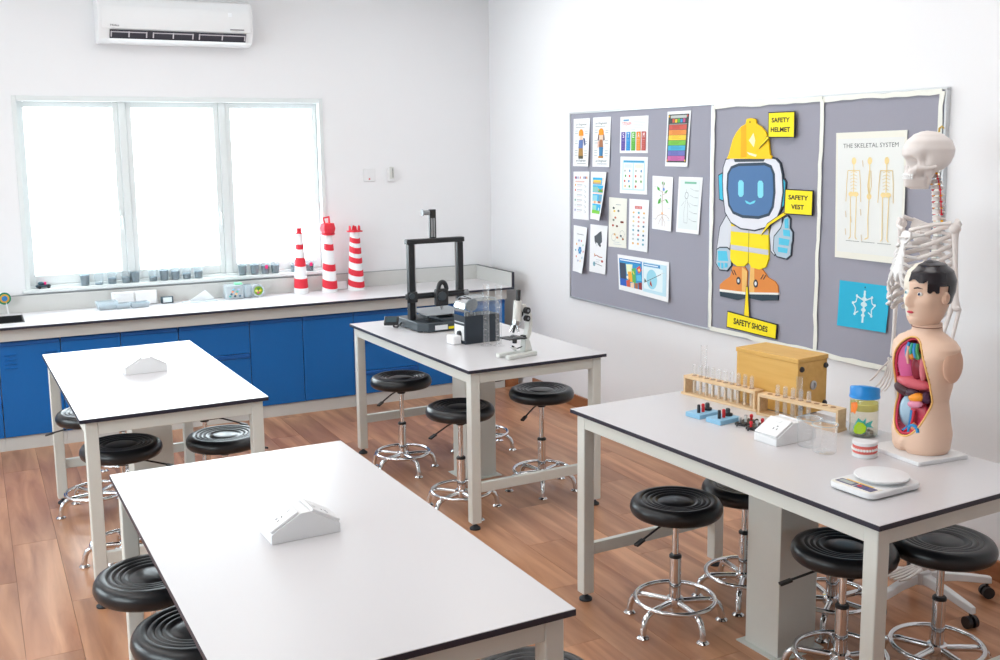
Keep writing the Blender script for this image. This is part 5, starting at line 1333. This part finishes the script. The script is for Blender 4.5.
for sg in (-1, 1):
    bone('clavicle', [(sg * .018, -.094, 1.508), (sg * .06, -.086, 1.520), (sg * .10, -.04, 1.535), (sg * .138, -.012, 1.540)], [.009, .006, .006, .008])
    MB().prism([(.055, 1.52), (.118, 1.545), (.128, 1.51), (.110, 1.44), (.070, 1.365), (.055, 1.40)], 0, .006, lambda a, b_, d: (sg * a, .070 - (a - .05) * .45 + d, b_)).build('scapula', BN, sk, bev=.002)
    bone('scapula_spine', [(sg * .060, .070, 1.505), (sg * .115, .055, 1.530), (sg * .143, .010, 1.548)], [.004, .006, .010])
    sh = Vector((sg * .142, .004, 1.520)); el = Vector((sg * .158, .010, 1.222)); wr = Vector((sg * .150, -.052, .985))
    if sg < 0: wr = Vector((-.146, -.010, .985))
    MB().ell(tuple(sh), (.021, .022, .023), 14, 10).build('shoulder_ball', BN, sk)
    bone('humerus', [tuple(sh), tuple(sh.lerp(el, .15)), tuple(sh.lerp(el, .5)), tuple(sh.lerp(el, .88)), tuple(el)], [.016, .011, .009, .011, .018])
    MB().ell(tuple(el), (.022, .013, .014), 12, 8).build('elbow_joint', BN, sk)
    off = Vector((0, .010, 0)) + Vector((sg * .010, 0, 0))
    bone('radius', [tuple(el + off), tuple(el.lerp(wr, .5) + off * 1.3), tuple(wr + off)], [.008, .0065, .010])
    bone('ulna', [tuple(el - off), tuple(el.lerp(wr, .5) - off * 1.2), tuple(wr - off * .6)], [.010, .0065, .006])
    for q in range(5): MB().ell((wr.x + (q - 2) * .008, wr.y - .002 - .004 * (q % 2), wr.z - .016 - .008 * (q % 2)), (.006, .006, .007), 8, 6).build('wrist_bone', BN, sk)
    for q in range(5):
        th = q == 4
        d = Vector(((q - 1.5) * .010 if not th else -.026, -.004 - (q if not th else 6) * .003, -.058 if not th else -.040))
        a0 = wr + Vector(((q - 1.5) * .007 if not th else -.012, -.004, -.026)); a1 = a0 + d; L = (.040, .046, .043, .034, .030)[q]
        dr = Vector((d.x * .35, -.018, -.03)).normalized()
        bone('metacarpal', [tuple(a0), tuple(a0.lerp(a1, .5)), tuple(a1)], [.0055, .0035, .0055], n=6)
        p1 = a1 + dr * L; p2 = p1 + (dr + Vector((0, -.35, 0))).normalized() * L * .62; p3 = p2 + (dr + Vector((0, -.6, .1))).normalized() * L * .42
        bone('finger_bone', [tuple(a1), tuple(a1.lerp(p1, .5)), tuple(p1), tuple(p1.lerp(p2, .5)), tuple(p2), tuple(p3)], [.005, .0033, .0045, .003, .004, .002], n=6)
    # pelvis and leg
    hip = Vector((sg * .088, .012, .945))
    b = MB(); b.ell((sg * .072, .040, 1.030), (.062, .014, .070), 14, 10, Matrix.Rotation(sg * R(50), 3, 'Z')); b.tube([tuple(hip), (sg * .06, -.045, .935), (sg * .008, -.065, .925)], [.02, .011, .013], 8); b.tube([tuple(hip), (sg * .06, .03, .89), (sg * .03, -.03, .895), (sg * .012, -.06, .918)], [.018, .014, .009, .009], 8)
    b.build('hip_bone', BN, sk, smooth=60)
    kn = Vector((sg * .070, -.004, .560)); an = Vector((sg * .065, .022, .190))
    bone('femur', [tuple(hip), (sg * .125, .012, .930), (sg * .122, .004, .87), tuple(Vector((sg * .122, .004, .87)).lerp(kn, .5)), tuple(kn + Vector((0, 0, .04))), tuple(kn + Vector((0, 0, .016)))], [.022, .017, .014, .012, .016, .026])
    MB().ell((kn.x, kn.y - .030, kn.z + .018), (.018, .010, .019), 10, 8).build('kneecap', BN, sk)
    bone('tibia', [tuple(kn - Vector((0, 0, .014))), tuple(kn - Vector((0, 0, .05))), tuple(kn.lerp(an, .5)), tuple(an)], [.027, .015, .011, .015])
    bone('fibula', [(kn.x + sg * .026, kn.y + .012, kn.z - .04), (an.x + sg * .028, an.y + .008, .36), (an.x + sg * .022, an.y, .178)], [.007, .005, .008])
    MB().ell((an.x, an.y + .035, .158), (.018, .030, .020), 10, 8).build('heel_bone', BN, sk)
    MB().ell((an.x, an.y - .022, .168), (.024, .036, .020), 10, 8).build('ankle_bone', BN, sk)
    for q in range(5):
        x0 = an.x + (q - 2) * .011; x1 = an.x + (q - 2) * .018 - sg * .004; ln = (.0, .006, .010, .006, -.004)[q if sg > 0 else 4 - q]
        bone('foot_bone', [(x0, an.y - .045, .165), (x1, an.y - .100, .150), (x1, an.y - .118 - ln, .143), (x1, an.y - .165 - ln, .140)], [.0075, .005, .007, .004], n=6)
MB().prism([(-.045, 1.075), (.045, 1.075), (.030, 1.0), (.012, .95), (-.012, .95), (-.030, 1.0)], .045, .070, lambda a, b_, d: (a, d, b_)).build('sacrum', BN, sk, bev=.008)

# ------------------------------------------------------------------ anatomical torso model
to = thing('torso_model', 'skin coloured anatomical torso model with open chest and half a haired head', 'anatomical model', (2.812, 2.378, ZT), R(-95))
MB().rbox(-.118, .118, -.125, .088, 0, .014, .006).build('base_plate', M['white'], to, bev=.002)
tt = [(z_, f_ * .92, b_ * .88, s_ * .88) for z_, f_, b_, s_ in [(.0145, .086, .080, .098), (.03, .092, .086, .108), (.08, .094, .088, .115), (.13, .088, .080, .106), (.19, .082, .072, .097), (.25, .090, .080, .110), (.305, .094, .086, .124), (.345, .090, .086, .138), (.372, .080, .082, .140), (.392, .066, .072, .122), (.408, .054, .058, .086), (.420, .048, .050, .056), (.432, .048, .052, .051), (.447, .047, .051, .050)]]
OC, OA, OB = .236, .079, .166
nz, na = 96, 120
vs = []; fs = []; mi = []
def body_r(a, z):
    fr, bk, sd = lerp_tab(tt, z)
    c, s_ = math.cos(a), math.sin(a); A = fr if c > 0 else bk
    r = (abs(c / A) ** 2.3 + abs(s_ / sd) ** 2.3) ** (-1 / 2.3)
    # groin, legs, chest, buttocks
    r += -.016 * math.exp(-(a / .16) ** 2 - ((z - .012) / .030) ** 2) + .012 * math.exp(-(a / .16) ** 2 - ((z - .045) / .020) ** 2)
    if abs(a) > 2.4: r += .010 * math.exp(-((abs(a) - 2.75) / .25) ** 2 - ((z - .06) / .05) ** 2)
    return r
def inside(x, z):
    w = OA * (1.0 if z < OC + .05 else 1 - .02 * ((z - OC - .05) / .12) ** 2)
    return abs(x / w) ** 2.2 + abs((z - OC) / OB) ** 2.2
for j in range(nz + 1):
    z = .0145 + (.447 - .0145) * j / nz
    for i in range(na):
        a = 2 * math.pi * i / na - math.pi
        r = body_r(a, z); x = r * math.sin(a); y = -r * math.cos(a)
        if math.cos(a) > .05:
            d = inside(x, z)
            if d < 1: y += .055 * min(1, (1 - d) * 7) * (1 if y < -.02 else .3); y = min(y, -.012)
        vs.append((x, y, z))
for j in range(nz):
    for i in range(na):
        i2 = (i + 1) % na; f = (j * na + i, j * na + i2, (j + 1) * na + i2, (j + 1) * na + i)
        c = [sum(vs[q][k] for q in f) / 4 for k in range(3)]
        a = math.atan2(c[0], -c[1]) if True else 0
        fs.append(f); mi.append(1 if (c[1] < 0 and inside(c[0], c[2]) < .985 and abs(2 * math.pi * (i + .5) / na - math.pi) < 1.4) else 0)
fs.append(tuple(reversed(range(na)))); fs.append(tuple(range(nz * na, nz * na + na))); mi += [0, 0]
b = MB(); b.v = vs; b.f = fs; b.m = mi
b.build('torso', [M['skin'], ink((214, 96, 112), .35)], to, smooth=50)
# shoulder stumps
for sg in (-1, 1): MB().ell((sg * .113, .004, .322), (.0125, .042, .060), 18, 12).build('arm_stump', mat('stump_tone', (226, 182, 156), .5, noise=.02) if sg < 0 else bpy.data.materials['stump_tone'], to)
# rim of the opening
rim = []
for k in range(64):
    q = 2 * math.pi * k / 64
    cq, sq = math.cos(q), math.sin(q); ex = 1 / 1.1
    z = OC + OB * math.copysign(abs(sq) ** ex, sq)
    w = OA * (1.0 if z < OC + .05 else 1 - .02 * ((z - OC - .05) / .12) ** 2)
    x = w * math.copysign(abs(cq) ** ex, cq)
    lo_, hi_ = -1.5, 1.5
    for _ in range(30):
        m_ = (lo_ + hi_) / 2
        if body_r(m_, z) * math.sin(m_) < x: lo_ = m_
        else: hi_ = m_
    r = body_r(lo_, z) - .001
    rim.append((r * math.sin(lo_), -r * math.cos(lo_), z))
MB().tube(rim, .0034, 8, closed=True).build('cavity_rim', ink((238, 186, 110), .4), to, smooth=60)
inner = [((p[0]) * .93, p[1] + .007, OC + (p[2] - OC) * .955) for p in rim]
MB().tube(inner, .0045, 8, closed=True).build('cavity_inner_rim', ink((206, 60, 84), .4), to, smooth=60)
for k in range(0, 64, 2):
    p = inner[k]
    if p[2] > OC - .02: MB().ell((p[0] * .97, p[1] + .001, p[2]), (.0028, .0028, .0028), 6, 5).build('rib_end', M['bonew'], to)
def organ(name, c, r, col, rot=None, rough=.3): return MB().ell((c[0] * .98, c[1] + .007, c[2] + .012), (r[0] * 1.05, r[1] * .95, r[2] * 1.06), 20, 14, rot).build(name, ink(col, rough), to)
RY = lambda d: Matrix.Rotation(R(d), 3, 'Y')
organ('right_lung', (-.034, -.052, .298), (.036, .026, .068), (206, 92, 142), RY(-6))
organ('lung_face', (.026, -.050, .305), (.040, .024, .058), (178, 44, 62), RY(4))
organ('heart_cut', (.024, -.066, .288), (.020, .012, .036), (128, 26, 44))
organ('lung_lobe', (.048, -.060, .300), (.012, .016, .050), (214, 120, 130))
MB().tube([(-.004, -.070, .372), (-.006, -.074, .34), (.004, -.078, .315)], [.007, .006, .004], 8).build('windpipe', ink((226, 170, 150), .3), to)
for x, c in ((-.010, (52, 140, 206)), (.008, (48, 160, 130)), (.022, (52, 140, 206)), (.036, (70, 150, 84))): MB().tube([(x * .8, -.066, .384), (x, -.074, .360), (x * 1.3, -.074, .338)], [.005, .006, .003], 8).build('vessel', ink(c, .3), to)
organ('bronchus', (.012, -.080, .328), (.010, .006, .010), (216, 130, 50))
organ('green_duct', (.030, -.074, .335), (.016, .008, .014), (70, 140, 96), RY(30))
organ('diaphragm', (.0, -.052, .236), (.070, .034, .022), (206, 92, 104))
organ('liver', (-.034, -.058, .208), (.040, .030, .020), (74, 42, 48), RY(12))
organ('liver_tip', (.010, -.066, .204), (.026, .020, .016), (70, 44, 56), RY(-10))
organ('stomach', (.030, -.068, .192), (.030, .020, .016), (240, 150, 40), RY(-12))
organ('gut_loop', (.030, -.072, .170), (.030, .016, .013), (224, 142, 170), RY(-12))
organ('spleen', (.060, -.052, .196), (.013, .020, .020), (80, 44, 70))
organ('colon_wall', (-.034, -.040, .130), (.034, .022, .055), (168, 196, 214), RY(8))
organ('kidney', (.024, -.044, .120), (.040, .018, .060), (196, 62, 84))
MB().tube([(.016, -.064, .158), (.018, -.068, .130), (.012, -.068, .105), (-.010, -.070, .086), (-.024, -.066, .076)], [.006, .006, .005, .005, .004], 8).build('vein', ink((40, 130, 190), .3), to)
MB().tube([(.026, -.064, .160), (.028, -.070, .130), (.024, -.072, .108), (.006, -.074, .090), (-.014, -.070, .074)], [.005, .005, .005, .004, .003], 8).build('artery', ink((206, 40, 56), .3), to)
MB().tube([(.036 + .020 * math.cos(q), -.074, .092 + .020 * math.sin(q)) for q in [k * .5 for k in range(10)]], .006, 8).build('blue_loop', ink((46, 140, 196), .3), to, smooth=60)
organ('bladder', (.024, -.068, .078), (.024, .016, .018), (200, 70, 70))
organ('pelvic_organ', (.034, -.076, .094), (.012, .010, .013), (226, 150, 110))
# head
hz = .436
ht = [(0, .030, .032, .026), (.010, .058, .036, .036), (.030, .066, .044, .048), (.055, .068, .056, .055), (.085, .070, .070, .062), (.115, .068, .080, .067), (.145, .072, .083, .068), (.175, .064, .074, .060), (.198, .040, .050, .042), (.208, .018, .024, .020), (.212, .003, .003, .003)]
hb = [(0, .088, .16, .018, .016), (0, .074, .20, .008, .009), (0, .104, .12, .014, .007), (.42, .110, .24, .013, -.009), (-.42, .110, .24, .013, -.009), (.42, .127, .35, .007, .003), (-.42, .127, .35, .007, .003), (0, .056, .28, .005, .005), (0, .046, .30, .005, .004), (0, .051, .3, .0025, -.004), (0, .018, .35, .012, .004), (.8, .085, .4, .02, .003), (-.8, .085, .4, .02, .003)]
vs, fs = star(ht, 60, 96, hb, 2.15)
b = MB(); b.add(vs, fs)
b.m = [1 if (sum(vs[i][0] for i in f) / len(f) < -.006 and sum(vs[i][1] for i in f) / len(f) < .02 and sum(vs[i][2] for i in f) / len(f) > .035) else 0 for f in fs]
hd = b.build('head', [M['skin'], mat('pale_skull_half', (236, 226, 210), .45, noise=.01)], to, smooth=60, loc=(0, -.004, hz))
hd.scale = (1.06, 1.06, 1.03)
# hair: a shell over the crown on the haired half
hv, hf = star([(z, a * 1.035 + .002, c * 1.035 + .002, d * 1.035 + .002) for z, a, c, d in ht], 150, 240, (), 2.15)
keep = []
for f in hf[:-1]:
    c = [sum(hv[i][k] for i in f) / len(f) for k in range(3)]
    ang = math.atan2(c[0], -c[1])
    if ang < -2.2: line = .085 + .0 * ang
    elif ang < -.08: line = .165 if c[1] < .015 else .085
    elif ang < .75: line = .150 + .006 * math.sin(ang * 9)
    elif ang < 1.25: line = .116 + .004 * math.sin(ang * 20)
    elif ang < 1.75: line = .135
    else: line = .075
    if ang < -.05 and c[1] < .018: continue
    if c[2] > line: keep.append(f)
used = sorted({i for f in keep for i in f}); ix = {i: k for k, i in enumerate(used)}
hm = MB(); hm.add([(hv[i][0], hv[i][1], hv[i][2] + .002) for i in used], [tuple(ix[i] for i in f) for f in keep])
ho = hm.build('hair', M['hair'], hd, smooth=70)
so_ = ho.modifiers.new('thick', 'SOLIDIFY'); so_.thickness = .004; so_.offset = -1
for sg, col in ((1, (48, 74, 110)), (-1, (70, 130, 150))):
    a = .42 * sg; r = .0625 if sg > 0 else .063
    e = MB().ell((r * math.sin(a), -r * math.cos(a), .110), (.0095, .0065, .0062 if sg > 0 else .0095), 14, 10).build('eyeball', M['bonew'], hd)
    MB().ell((r * math.sin(a) + .001 * sg, -r * math.cos(a) - .0052, .110), (.0045, .0024, .0045), 12, 8).build('iris', ink(col, .2), e)
MB().tube([(.014, -.0705, .128), (.026, -.0685, .1315), (.040, -.058, .128)], [.002, .0026, .0015], 6).build('eyebrow', ink((70, 54, 50)), hd)
MB().ell((.002, -.0705, .0505), (.013, .005, .0046), 14, 8).build('lips', ink((206, 74, 90), .35), hd)
ear = MB().ell((.066, .006, .098), (.006, .014, .021), 14, 10, Matrix.Rotation(R(-14), 3, 'Z')).build('ear', M['skin'], hd)
MB().tube([(.073, .006 + .008 * math.cos(q), .099 + .013 * math.sin(q)) for q in [k * .6 for k in range(9)]], .0022, 6).build('ear_fold', M['skin'], ear)
MB().tube([(.0465 * math.sin(q), -.0470 * math.cos(q) - .002, .4345) for q in [k * 2 * math.pi / 40 for k in range(40)]], .0013, 6, closed=True).build('neck_seam', ink((150, 96, 78)), to)
